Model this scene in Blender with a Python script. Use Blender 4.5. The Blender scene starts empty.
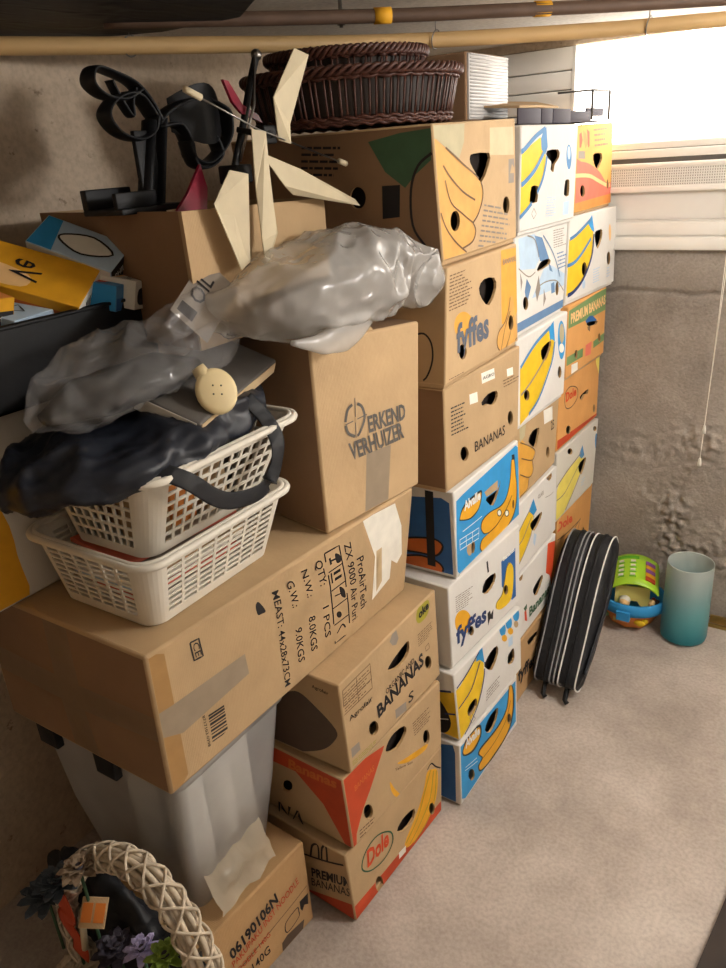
import bpy, bmesh, math, random
from mathutils import Vector, Matrix, noise, Euler
from mathutils.geometry import delaunay_2d_cdt
R = math.radians
rnd = random.Random(7)
scene = bpy.context.scene
COL = scene.collection
LOC = {}

# ---------------------------------------------------------------- materials
def lin(h):
    h = h.lstrip('#')
    o = []
    for i in (0, 2, 4):
        c = int(h[i:i+2], 16) / 255
        o.append(c / 12.92 if c <= .04045 else ((c + .055) / 1.055) ** 2.4)
    return (*o, 1)

MATS = {}
def mat(name, hexc, rough=.75, var=.08, scale=14, bump=.0, bscale=90, metal=0, alpha=1, stripes=0, spec=.4, sheen=0):
    if name in MATS: return MATS[name]
    m = bpy.data.materials.new(name); m.use_nodes = True
    nt = m.node_tree; n = nt.nodes; l = nt.links
    b = n['Principled BSDF']
    b.inputs['Roughness'].default_value = rough
    b.inputs['Metallic'].default_value = metal
    b.inputs['Specular IOR Level'].default_value = spec
    b.inputs['Alpha'].default_value = alpha
    tc = n.new('ShaderNodeTexCoord')
    c = lin(hexc)
    if var > 0:
        nz = n.new('ShaderNodeTexNoise'); nz.inputs['Scale'].default_value = scale; nz.inputs['Detail'].default_value = 5
        l.new(tc.outputs['Object'], nz.inputs['Vector'])
        r = n.new('ShaderNodeValToRGB')
        r.color_ramp.elements[0].position = .3; r.color_ramp.elements[1].position = .7
        r.color_ramp.elements[0].color = (*[max(0, x * (1 - var)) for x in c[:3]], 1)
        r.color_ramp.elements[1].color = (*[min(1, x * (1 + var)) for x in c[:3]], 1)
        l.new(nz.outputs['Fac'], r.inputs['Fac']); l.new(r.outputs['Color'], b.inputs['Base Color'])
    else:
        b.inputs['Base Color'].default_value = c
    if bump > 0:
        bn = n.new('ShaderNodeTexNoise'); bn.inputs['Scale'].default_value = bscale; bn.inputs['Detail'].default_value = 6
        l.new(tc.outputs['Object'], bn.inputs['Vector'])
        bp = n.new('ShaderNodeBump'); bp.inputs['Strength'].default_value = bump; bp.inputs['Distance'].default_value = .004
        h = bn.outputs['Fac']
        if stripes:
            wv = n.new('ShaderNodeTexWave'); wv.inputs['Scale'].default_value = stripes; wv.bands_direction = 'Y'
            wv.inputs['Distortion'].default_value = .6
            l.new(tc.outputs['Object'], wv.inputs['Vector'])
            ad = n.new('ShaderNodeMath'); ad.operation = 'MULTIPLY_ADD'; ad.inputs[1].default_value = .10
            l.new(wv.outputs['Fac'], ad.inputs[0]); l.new(h, ad.inputs[2]); h = ad.outputs[0]
        l.new(h, bp.inputs['Height']); l.new(bp.outputs['Normal'], b.inputs['Normal'])
    MATS[name] = m
    return m

for nm, hx in dict(ink_dark='#1d1a1c', ink_brown='#6b5238', ink_grey='#8d8378', ink_blue='#5c6472', ink_navy='#1f3566', ink_slate='#5c5854',
        orange_wash='#d3a055', orange_strip='#d9a040', orange='#dd8a40', orange_pale='#f0c488', orange_deep='#c8682c', red='#cf4a22', red_pale='#d9705a', red_deep='#bb4420',
        yellow='#e3bb20', yellow_deep='#dfa21f', yellow_pale='#e6d566', blue='#2f8fcb', blue_deep='#2a5f9e', blue_mid='#4a80b0', blue_pale='#b4cbe0', steel='#5d7fa6',
        leaf_faint='#b0a684', leaf_dark='#3f6146', green_print='#6f8c58', olive='#98902e', picture_dark='#544234', white_ink='#ebebe6', paper='#ebe7dc',
        label_clear='#cdb48e', tape_brown='#a47e4e', tape_grey='#948470', tape_dark='#7d6448').items():
    mat(nm, hx, rough=.45 if 'tape' in nm else .65, var=.07, scale=30)
def card(name, hx, var=.07):
    return mat(name, hx, rough=.82, var=var, scale=9, bump=.25, bscale=60, stripes=90, spec=.25)
card('kraft', '#b69a75'); card('kraft_light', '#bfa27c'); card('kraft_warm', '#b79368'); card('kraft_dark', '#8f7156')  # kraft_dark also paints shade onto box sides turned from the lamp
card('kraft_orange', '#d29a5c'); mat('hole_shade_block', '#241c18', rough=.9); card('board_white', '#d9d6d1', .03); card('board_pale', '#d2cdc2', .03)
card('orange_board', '#e0ad62')
mat('board_edge', '#b69468', rough=.9)
mat('plastic_white', '#e2dccf', rough=.4, var=.04, bump=.03)
mat('plastic_black', '#141518', rough=.55, var=.2, spec=.3)

mat('cream', '#e6d3a4', rough=.5)
mat('blade_cream', '#cfc1a2', rough=.6, var=.08, bump=.2, bscale=30)
mat('crimson', '#85162f', rough=.35)
mat('metal', '#8d8a86', rough=.3, metal=1)
mat('brass', '#b59a5c', rough=.35, metal=.9)
mat('pipe_beige', '#c9a672', rough=.5, var=.08, scale=6)
mat('pipe_dark', '#5b4638', rough=.6, var=.15, scale=20)
mat('white_paint', '#eceae4', rough=.5, var=.02)
mat('wicker_brown', '#4a2a20', rough=.45, var=.25, scale=60)
mat('wicker_white', '#cbbca6', rough=.7, var=.2, scale=50)
mat('wood_dark', '#2a1f18', rough=.6, var=.2)

def wall_mat(name, c1, c2, c3, scale, bump, speck=None):
    m = bpy.data.materials.new(name); m.use_nodes = True
    nt = m.node_tree; n = nt.nodes; l = nt.links; b = n['Principled BSDF']; b.inputs['Roughness'].default_value = .9
    b.inputs['Specular IOR Level'].default_value = .2
    tc = n.new('ShaderNodeTexCoord')
    a = n.new('ShaderNodeTexNoise'); a.inputs['Scale'].default_value = scale; a.inputs['Detail'].default_value = 8; a.inputs['Roughness'].default_value = .62
    l.new(tc.outputs['Object'], a.inputs['Vector'])
    r = n.new('ShaderNodeValToRGB'); e = r.color_ramp.elements
    e[0].position = .32; e[0].color = lin(c1); e[1].position = .68; e[1].color = lin(c3)
    k = e.new(.5); k.color = lin(c2)
    l.new(a.outputs['Fac'], r.inputs['Fac'])
    f = n.new('ShaderNodeTexNoise'); f.inputs['Scale'].default_value = scale * 40; f.inputs['Detail'].default_value = 4
    l.new(tc.outputs['Object'], f.inputs['Vector'])
    mx = n.new('ShaderNodeMix'); mx.data_type = 'RGBA'; mx.blend_type = 'MULTIPLY'; mx.inputs['Factor'].default_value = .55
    fr = n.new('ShaderNodeValToRGB'); fr.color_ramp.elements[0].position = .3; fr.color_ramp.elements[0].color = (.66, .65, .64, 1)
    fr.color_ramp.elements[1].position = .62; fr.color_ramp.elements[1].color = (1, 1, 1, 1)
    l.new(f.outputs['Fac'], fr.inputs['Fac']); l.new(r.outputs['Color'], mx.inputs['A']); l.new(fr.outputs['Color'], mx.inputs['B'])
    out = mx.outputs['Result']
    if speck:
        s = n.new('ShaderNodeTexNoise'); s.inputs['Scale'].default_value = 26; s.inputs['Detail'].default_value = 7; s.inputs['Roughness'].default_value = .7
        l.new(tc.outputs['Object'], s.inputs['Vector'])
        sr = n.new('ShaderNodeValToRGB'); sr.color_ramp.elements[0].position = .62; sr.color_ramp.elements[0].color = (0, 0, 0, 1)
        sr.color_ramp.elements[1].position = .70; sr.color_ramp.elements[1].color = (.7, .7, .7, 1)
        l.new(s.outputs['Fac'], sr.inputs['Fac'])
        m2 = n.new('ShaderNodeMix'); m2.data_type = 'RGBA'
        l.new(sr.outputs['Color'], m2.inputs['Factor']); l.new(out, m2.inputs['A']); m2.inputs['B'].default_value = lin(speck)
        out = m2.outputs['Result']
    l.new(out, b.inputs['Base Color'])
    bp = n.new('ShaderNodeBump'); bp.inputs['Strength'].default_value = bump; bp.inputs['Distance'].default_value = .006
    sm = n.new('ShaderNodeMath'); sm.operation = 'ADD'
    l.new(a.outputs['Fac'], sm.inputs[0]); l.new(f.outputs['Fac'], sm.inputs[1])
    l.new(sm.outputs[0], bp.inputs['Height']); l.new(bp.outputs['Normal'], b.inputs['Normal'])
    MATS[name] = m
wall_mat('concrete_floor', '#a0948b', '#b8aca2', '#cdc2b8', 2.6, .3)
wall_mat('concrete_wall', '#8f877f', '#a1988f', '#b2aaa1', 3.0, .5)
wall_mat('plaster', '#b8a48c', '#c8b59e', '#d2c0aa', 2.0, .3, speck='#6b5542')
wall_mat('ceiling_paint', '#ddd5c8', '#e8e2d8', '#efeae2', 2.0, .15)

def creased(name, hx, alpha, rough, scale, strength, dist, spec=.8, var=.05):
    m = mat(name, hx, rough=rough, var=var, alpha=alpha, spec=spec)
    nt = m.node_tree; n = nt.nodes; l = nt.links; b = n['Principled BSDF']
    tc = n.new('ShaderNodeTexCoord'); mp = n.new('ShaderNodeMapping'); mp.inputs['Scale'].default_value = (1.2, .6, 1.5); mp.inputs['Rotation'].default_value = (.4, .3, .6)
    l.new(tc.outputs['Object'], mp.inputs['Vector'])
    nz = n.new('ShaderNodeTexNoise'); nz.noise_type = 'RIDGED_MULTIFRACTAL'; nz.inputs['Scale'].default_value = scale; nz.inputs['Detail'].default_value = 3; nz.inputs['Distortion'].default_value = .8
    l.new(mp.outputs['Vector'], nz.inputs['Vector'])
    bp = n.new('ShaderNodeBump'); bp.inputs['Strength'].default_value = strength; bp.inputs['Distance'].default_value = dist
    l.new(nz.outputs['Fac'], bp.inputs['Height']); l.new(bp.outputs['Normal'], b.inputs['Normal'])
    return m
creased('film_grey', '#cbc8c4', .50, .22, 13, .6, .014)
creased('film_clear', '#c8c7c8', .20, .14, 17, .6, .014)
creased('film_torn', '#c9bda8', .62, .35, 10, .4, .01)
creased('box_clear', '#cfcfcf', .5, .28, 4, .05, .01)
def glass_mat():
    m = bpy.data.materials.new('frosted_teal'); m.use_nodes = True
    nt = m.node_tree; n = nt.nodes; l = nt.links; b = n['Principled BSDF']
    tc = n.new('ShaderNodeTexCoord'); sx = n.new('ShaderNodeSeparateXYZ'); l.new(tc.outputs['Object'], sx.inputs[0])
    r = n.new('ShaderNodeValToRGB'); e = r.color_ramp.elements
    e[0].position = .02; e[0].color = lin('#1f8fa0'); e[1].position = .28; e[1].color = lin('#c4cfca'); k = e.new(.13); k.color = lin('#6fb4ba')
    l.new(sx.outputs['Z'], r.inputs['Fac']); l.new(r.outputs['Color'], b.inputs['Base Color'])
    b.inputs['Roughness'].default_value = .35; b.inputs['Alpha'].default_value = .62
    MATS['frosted_teal'] = m
glass_mat()
creased('fabric_black', '#1c1d21', 1, .55, 18, .5, .012, spec=.3, var=.2); creased('nylon', '#1b1f29', 1, .45, 13, .7, .016, spec=.4, var=.2)
def emis(name, hx, s):
    m = bpy.data.materials.new(name); m.use_nodes = True
    b = m.node_tree.nodes['Principled BSDF']; b.inputs['Emission Color'].default_value = lin(hx); b.inputs['Emission Strength'].default_value = s
    b.inputs['Base Color'].default_value = lin(hx); MATS[name] = m
emis('lit_pane', '#fffaf2', 8.0)
emis('lamp_glow', '#fff4e4', 8.0)

# ---------------------------------------------------------------- mesh builder (world coordinates)
class MB:
    def __init__(s): s.v = []; s.f = []; s.m = []; s.mats = []; s.smooth = []
    def mi(s, m):
        if m not in s.mats: s.mats.append(m)
        return s.mats.index(m)
    def add(s, vs, fs, m, smooth=False):
        o = len(s.v); s.v += [Vector(v) for v in vs]; k = s.mi(m)
        for f in fs: s.f.append([o + i for i in f]); s.m.append(k); s.smooth.append(smooth)
    def box(s, a, b, m, M=None, bev=.0):
        bm = bmesh.new(); bmesh.ops.create_cube(bm, size=1)
        c = [(a[i] + b[i]) / 2 for i in range(3)]; d = [abs(b[i] - a[i]) for i in range(3)]
        for v in bm.verts: v.co = Vector((v.co.x * d[0], v.co.y * d[1], v.co.z * d[2]))
        if bev: bmesh.ops.bevel(bm, geom=bm.edges[:], offset=min(bev, min(d) * .45), segments=2, affect='EDGES', profile=.5)
        for v in bm.verts:
            v.co += Vector(c)
            if M: v.co = M @ v.co
        s.bm(bm, m, bool(bev))
    def bm(s, bm, m, smooth=False):
        bm.verts.index_update()
        s.add([v.co.copy() for v in bm.verts], [[v.index for v in f.verts] for f in bm.faces], m, smooth); bm.free()
    def tube(s, pts, r, m, seg=8, closed=False, flat=None):
        """round (or flattened: flat=(dir, half_width, half_thick)) tube along pts"""
        pts = [Vector(p) for p in pts]; n = len(pts); rings = []
        pn = None
        for i, p in enumerate(pts):
            if closed: t = (pts[(i + 1) % n] - pts[i - 1]).normalized()
            else: t = (pts[min(i + 1, n - 1)] - pts[max(i - 1, 0)]).normalized()
            if flat:
                d = Vector(flat[0]); d = (d - t * d.dot(t)).normalized(); e = t.cross(d)
                w, h = flat[1], flat[2]
                rings.append([p + d * w * math.cos(a) + e * h * math.sin(a) for a in [2 * math.pi * k / seg for k in range(seg)]])
            else:
                if pn is None:
                    d = t.orthogonal().normalized()
                else: d = (pn - t * pn.dot(t)).normalized()
                pn = d; e = t.cross(d); rr = r[i] if isinstance(r, (list, tuple)) else r
                rings.append([p + d * rr * math.cos(a) + e * rr * math.sin(a) for a in [2 * math.pi * k / seg for k in range(seg)]])
        vs = [v for g in rings for v in g]; fs = []
        for i in range(n if closed else n - 1):
            for k in range(seg):
                a = i * seg + k; b = i * seg + (k + 1) % seg; j = (i + 1) % n
                fs.append([a, b, j * seg + (k + 1) % seg, j * seg + k])
        if not closed: fs.append(list(range(seg))[::-1]); fs.append([(n - 1) * seg + k for k in range(seg)])
        s.add(vs, fs, m, True)
    def lathe(s, prof, c, m, seg=32, sx=1, sy=1, M=None):
        vs = []; fs = []; n = len(prof)
        for r, z in prof:
            for k in range(seg):
                a = 2 * math.pi * k / seg; v = Vector((r * math.cos(a) * sx, r * math.sin(a) * sy, z))
                if M: v = M @ v
                vs.append(Vector(c) + v)
        for i in range(n - 1):
            for k in range(seg): fs.append([i * seg + k, i * seg + (k + 1) % seg, (i + 1) * seg + (k + 1) % seg, (i + 1) * seg + k])
        s.add(vs, fs, m, True)
    def sphere(s, c, r, m, M=None, seg=16):
        bm = bmesh.new(); bmesh.ops.create_uvsphere(bm, u_segments=seg, v_segments=seg * 2 // 3, radius=1)
        rr = r if isinstance(r, (tuple, list)) else (r, r, r)
        for v in bm.verts:
            v.co = Vector((v.co.x * rr[0], v.co.y * rr[1], v.co.z * rr[2]))
            if M: v.co = M @ v.co
            v.co += Vector(c)
        s.bm(bm, m, True)
    def slab(s, pts, off, m):
        """flat outline with thickness vector off"""
        pts = [Vector(p) for p in pts]; off = Vector(off); n = len(pts)
        s.add(pts + [p + off for p in pts], [list(range(n)), [n + i for i in range(n)][::-1]] + [[i, n + i, n + (i + 1) % n, (i + 1) % n] for i in range(n)], m)
    def build(s, name, parent=None, loc=None, recalc=True):
        me = bpy.data.meshes.new(name)
        L = LOC[parent.name] if parent else Vector(loc if loc is not None else (0, 0, 0))
        me.from_pydata([v - L for v in s.v], [], s.f)
        for m in s.mats: me.materials.append(MATS[m])
        me.polygons.foreach_set('material_index', s.m); me.polygons.foreach_set('use_smooth', s.smooth)
        me.validate(); me.update()
        if recalc:
            bm = bmesh.new(); bm.from_mesh(me); bmesh.ops.recalc_face_normals(bm, faces=bm.faces); bm.to_mesh(me); bm.free()
        o = bpy.data.objects.new(name, me); COL.objects.link(o)
        if parent: o.parent = parent
        else: o.location = L
        LOC[o.name] = L
        return o

def thing(name, label, cat, loc, group=None):
    o = bpy.data.objects.new(name, None); COL.objects.link(o); o.location = loc; o.empty_display_size = .05
    LOC[o.name] = Vector(loc); o['label'] = label; o['category'] = cat
    if group: o['group'] = group
    return o
def tag(o, label, cat, group=None):
    o['label'] = label; o['category'] = cat
    if group: o['group'] = group
    return o
def struct(o): o['kind'] = 'structure'; return o

# ---------------------------------------------------------------- 2D helpers
def cr(pts, closed=True, n=5):
    o = []; m = len(pts)
    P = [Vector((p[0], p[1])) for p in pts]
    rng = range(m) if closed else range(m - 1)
    for i in rng:
        if closed: a, b, c, d = P[i - 1], P[i], P[(i + 1) % m], P[(i + 2) % m]
        else: a, b, c, d = P[max(i - 1, 0)], P[i], P[i + 1], P[min(i + 2, m - 1)]
        for k in range(n):
            t = k / n
            o.append(.5 * ((2 * b) + (c - a) * t + (2 * a - 5 * b + 4 * c - d) * t * t + (3 * b - a - 3 * c + d) * t ** 3))
    if not closed: o.append(P[-1])
    return o
def cr3(pts, n=6, closed=False):
    P = [Vector(p) for p in pts]; m = len(P); o = []
    for i in (range(m) if closed else range(m - 1)):
        if closed: a, b, c, d = P[i - 1], P[i], P[(i + 1) % m], P[(i + 2) % m]
        else: a, b, c, d = P[max(i - 1, 0)], P[i], P[i + 1], P[min(i + 2, m - 1)]
        for k in range(n):
            t = k / n
            o.append(.5 * ((2 * b) + (c - a) * t + (2 * a - 5 * b + 4 * c - d) * t * t + (3 * b - a - 3 * c + d) * t ** 3))
    if not closed: o.append(P[-1])
    return o
def inside(p, poly):
    x, y = p[0], p[1]; c = False; j = len(poly) - 1
    for i in range(len(poly)):
        a = poly[i]; b = poly[j]
        if (a[1] > y) != (b[1] > y) and x < (b[0] - a[0]) * (y - a[1]) / (b[1] - a[1]) + a[0]: c = not c
        j = i
    return c
TXT = {}
BOLD = ('BANANAS ', 'ERKEND', 'VERHUIZER', 'fyffes', 'Dole', 'Alvalle', 'Bananas', 'PREMIUM', 'oke', 'NA', 'PREMIUM BANANAS', '06190106N')
def glyphs(body):
    if body in TXT: return TXT[body]
    cu = bpy.data.curves.new('tmp', 'FONT'); cu.body = body; cu.resolution_u = 2; cu.size = 1; cu.offset = .034 if body in BOLD else .006
    ob = bpy.data.objects.new('tmp', cu); COL.objects.link(ob)
    me = bpy.data.meshes.new_from_object(ob)
    vs = [v.co.xy.copy() for v in me.vertices]; fs = [list(p.vertices) for p in me.polygons]
    COL.objects.unlink(ob); bpy.data.objects.remove(ob); bpy.data.curves.remove(cu); bpy.data.meshes.remove(me)
    x0 = min(v.x for v in vs); x1 = max(v.x for v in vs)
    TXT[body] = ([((v.x - x0) / (x1 - x0), v.y / .7) for v in vs], fs)
    return TXT[body]

def panel(mb, P, w, h, art, base, lo=(0, 0), hi=(1, 1), holewall=.006, edge='board_edge', seed=0, amp=.002, N=None):
    """printed board: P(u,v)->point, N outward normal. art in 0..1 units of the full face."""
    S = lambda p: Vector((p[0] * w, p[1] * h))
    L = Vector((lo[0] * w, lo[1] * h)); H = Vector((hi[0] * w, hi[1] * h))
    def bulge(u, v):
        if not (0 < u < 1 and 0 < v < 1): return 0
        e = min(1, 6 * min(u - lo[0], hi[0] - u, v - lo[1], hi[1] - v)); e = max(0, e)
        return e * (amp * math.sin(math.pi * u) * math.sin(math.pi * v) + amp * .9 * noise.noise(Vector((u * 3 + seed, v * 2.3, seed * 1.7))))
    def Q(p, off=0):
        u, v = p[0] / w, p[1] / h
        return P(u, v) + N * (bulge(u, v) + off)
    shapes = []; holes = []; over = []
    for a in art:
        k = a[0]
        if k == 'sh': shapes.append((a[1], [S(p) for p in a[2]]))
        elif k == 'ss': shapes.append((a[1], [S(p) for p in cr(a[2], True, 4)]))
        elif k == 'ho': holes.append([S(p) for p in cr(a[1], True, 2)])
        elif k == 'hs': holes.append([S(p) for p in cr(a[1], True, 2)])
        else: over.append(a)
    verts = []; edges = []
    def loop(pts):
        o = len(verts); verts.extend([Vector((p[0], p[1])) for p in pts]); m = len(pts)
        edges.extend([(o + i, o + (i + 1) % m) for i in range(m)])
    loop([L, (H.x, L.y), H, (L.x, H.y)])
    for m_, pl in shapes: loop(pl)
    for pl in holes: loop(pl)
    nx = max(2, int(w / .045)); ny = max(2, int(h / .045))
    for i in range(1, nx):
        for j in range(1, ny): verts.append(Vector((L.x + (H.x - L.x) * (i + .13 * (j % 2)) / nx, L.y + (H.y - L.y) * j / ny)))
    ov, oe, of, *_ = delaunay_2d_cdt(verts, edges, [], 0, 1e-5)
    bb = [(min(p.x for p in pl), max(p.x for p in pl), min(p.y for p in pl), max(p.y for p in pl)) for _, pl in shapes]
    hb = [(min(p.x for p in pl), max(p.x for p in pl), min(p.y for p in pl), max(p.y for p in pl)) for pl in holes]
    by = {}
    for f in of:
        c = sum((ov[i] for i in f), Vector((0, 0))) / len(f)
        if not (L.x - 1e-6 < c.x < H.x + 1e-6 and L.y - 1e-6 < c.y < H.y + 1e-6): continue
        if any(b[0] < c.x < b[1] and b[2] < c.y < b[3] and inside(c, pl) for b, pl in zip(hb, holes)): continue
        m = base
        for (mm, pl), b in zip(shapes, bb):
            if b[0] < c.x < b[1] and b[2] < c.y < b[3] and inside(c, pl): m = mm
        by.setdefault(m, []).append(f)
    pos = [Q(p) for p in ov]
    for m, fs in by.items():
        used = sorted({i for f in fs for i in f}); ix = {k: i for i, k in enumerate(used)}
        mb.add([pos[i] for i in used], [[ix[i] for i in f] for f in fs], m, True)
    for pl in holes:
        pl = [p for p in pl if L.x <= p.x <= H.x and L.y <= p.y <= H.y]; n = len(pl)
        if n > 2: mb.add([Q(p) for p in pl] + [Q(p) - N * holewall for p in pl], [[i, (i + 1) % n, n + (i + 1) % n, n + i] for i in range(n)], edge)
    def ok(p):
        if not (L.x + .002 < p[0] < H.x - .002 and L.y + .002 < p[1] < H.y - .002): return False
        return not any(b[0] < p[0] < b[1] and b[2] < p[1] < b[3] and inside(p, pl) for b, pl in zip(hb, holes))
    def put(pts, fs, m, off):
        fs = [f for f in fs if ok(sum((pts[i] for i in f), Vector((0, 0))) / len(f))]
        if fs:
            used = sorted({i for f in fs for i in f}); ix = {k: i for i, k in enumerate(used)}
            mb.add([Q(pts[i], off) for i in used], [[ix[i] for i in f] for f in fs], m)
    rr = random.Random(int(seed * 100) + 3)
    for a in over:
        if a[0] == 'tx':
            gv, gf = glyphs(a[2]); p0, p1, p2 = [S(p) for p in a[3]]
            put([p0 + (p1 - p0) * x + (p2 - p0) * y for x, y in gv], gf, a[1], .0009)
        elif a[0] == 'st':
            pts = a[3]; closed = pts[0] == pts[-1]
            if closed and len(pts) <= 5: q = [S(p) for p in pts]; q = [x for a_, b_ in zip(q[:-1], q[1:]) for x in (a_, a_.lerp(b_, .33), a_.lerp(b_, .66))] + [q[-1]]
            elif closed: q = cr([S(p) for p in pts[:-1]], True, 4); q.append(q[0])
            elif len(pts) > 2: q = cr([S(p) for p in pts], False, 4)
            else: A, B = S(pts[0]), S(pts[1]); q = [A.lerp(B, t / 6) for t in range(7)]
            vs = []; fs = []
            for i, p in enumerate(q):
                t = (q[min(i + 1, len(q) - 1)] - q[max(i - 1, 0)])
                if t.length < 1e-9: t = Vector((1, 0))
                t.normalize(); nn = Vector((-t.y, t.x)) * a[2] * (1.0 if a[2] > .015 else 1.7 if 'blue' in a[1] or 'navy' in a[1] else 1.35) / 2
                vs += [p + nn, p - nn]
            put(vs, [[2 * i, 2 * i + 1, 2 * i + 3, 2 * i + 2] for i in range(len(q) - 1)], a[1], .0007)
        elif a[0] == 'ln':
            tl, tr, bl = [S(p) for p in a[3]]; n = a[2]; dx = tr - tl; dy = bl - tl
            vs = []; fs = []
            for r in range(n):
                y0 = (r + .25) / n; y1 = (r + .62) / n; x = 0
                end = rr.uniform(.65, 1)
                while x < end:
                    ln = rr.uniform(.06, .2); x2 = min(end, x + ln)
                    o = len(vs); vs += [tl + dx * x + dy * y0, tl + dx * x2 + dy * y0, tl + dx * x2 + dy * y1, tl + dx * x + dy * y1]
                    fs.append([o, o + 1, o + 2, o + 3]); x = x2 + .03
            put(vs, fs, a[1], .0006)

def hexmap(F, D):
    TL, TR, BR, BL = [Vector(a) for a in F]
    D = Vector(D)
    def Pm(s, t, r):   # s along width, t depth (0 front..1 back), r height
        return (BL.lerp(BR, s)).lerp(TL.lerp(TR, s), r) + D * t
    return Pm, (BR - BL).length, D.length, ((TL - BL).length + (TR - BR).length) / 2

def shell(mb, F, D, base, art=None, rlo=0.0, bev=.004, seed=0, amp=.002, sidebase=None, topbase=None, open_top=False, inset=0.0, rhi=1.0, panels=True):
    Pm, w, d, h = hexmap(F, D); art = art or {}
    bm = bmesh.new(); bmesh.ops.create_cube(bm, size=1)
    z0 = rlo * h; z1 = rhi * h
    for v in bm.verts:
        v.co = Vector(((v.co.x + .5) * (w - 2 * inset) + inset, (v.co.y + .5) * (d - 2 * inset) + inset, z0 + (v.co.z + .5) * (z1 - z0)))
    bmesh.ops.bevel(bm, geom=bm.edges[:], offset=bev, segments=2, affect='EDGES', profile=.5)
    bm.normal_update(); kill = []
    if panels:
        for f in bm.faces:
            n = f.normal; big = f.calc_area() > .004
            if big and (n.y < -.99 or n.x < -.99 or n.z > .99): kill.append(f)
    bmesh.ops.delete(bm, geom=kill, context='FACES')
    for v in bm.verts: v.co = Pm(v.co.x / w, v.co.y / d, v.co.z / h)
    mb.bm(bm, base, True)
    if not panels: return
    bu, bv, bd = bev / w, bev / h, bev / d
    c = Pm(.5, .5, .5)
    def nrm(a, b, e):
        n = (b - a).cross(e - a).normalized(); return n if n.dot(a - c) > 0 else -n
    Nf = nrm(Pm(0, 0, 0), Pm(1, 0, 0), Pm(0, 0, 1)); Ns = nrm(Pm(0, 0, 0), Pm(0, 1, 0), Pm(0, 0, 1)); Nt = nrm(Pm(0, 0, 1), Pm(1, 0, 1), Pm(0, 1, 1))
    panel(mb, lambda u, v: Pm(u, 0, v), w, h, art.get('f', []), base, (bu, rlo + bv), (1 - bu, rhi - bv), seed=seed, amp=amp, N=Nf)
    panel(mb, lambda u, v: Pm(0, 1 - u, v), d, h, art.get('s', []), sidebase or base, (bd, rlo + bv), (1 - bd, rhi - bv), seed=seed + 5, amp=amp, N=Ns)
    if not open_top:
        panel(mb, lambda u, v: Pm(u, 1 - v, 1), w, d, art.get('t', []), topbase or base, (bu, bd), (1 - bu, 1 - bd), seed=seed + 9, amp=amp * .3, N=Nt)

def basecentre(F, D):
    b = (Vector(F[2]) + Vector(F[3])) / 2 + Vector(D) / 2
    return b
def banana_box(key, label, base, tray='kraft', sidebase=None, group='banana boxes stacked along the wall'):
    F, D = BX[key]; sd = sum(map(ord, key)) * .37
    t = thing('banana_box', label, 'cardboard box', basecentre(F, D), group)
    m = MB(); shell(m, F, D, base, ART.get(key), rlo=.035, seed=sd, sidebase=sidebase, amp=.0025); m.build('lid', t)
    m = MB(); shell(m, F, D, tray, rhi=.10, bev=.003, inset=.005, panels=False); m.build('base', t)
    m = MB(); shell(m, F, D, 'hole_shade_block', rlo=.12, rhi=.95, bev=.003, inset=.025, panels=False); m.build('hole_shade_block', t)  # dark block added inside so the hand holes read as shaded
    return t
def bx6(x0, x1, y0, y1, z0, z1):
    return [(x1, y0, z1), (x1, y1, z1), (x1, y1, z0), (x1, y0, z0)], (x0 - x1, 0, 0)
LP1, LP2, EXPO = 58, 0.5, -0.27
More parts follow.
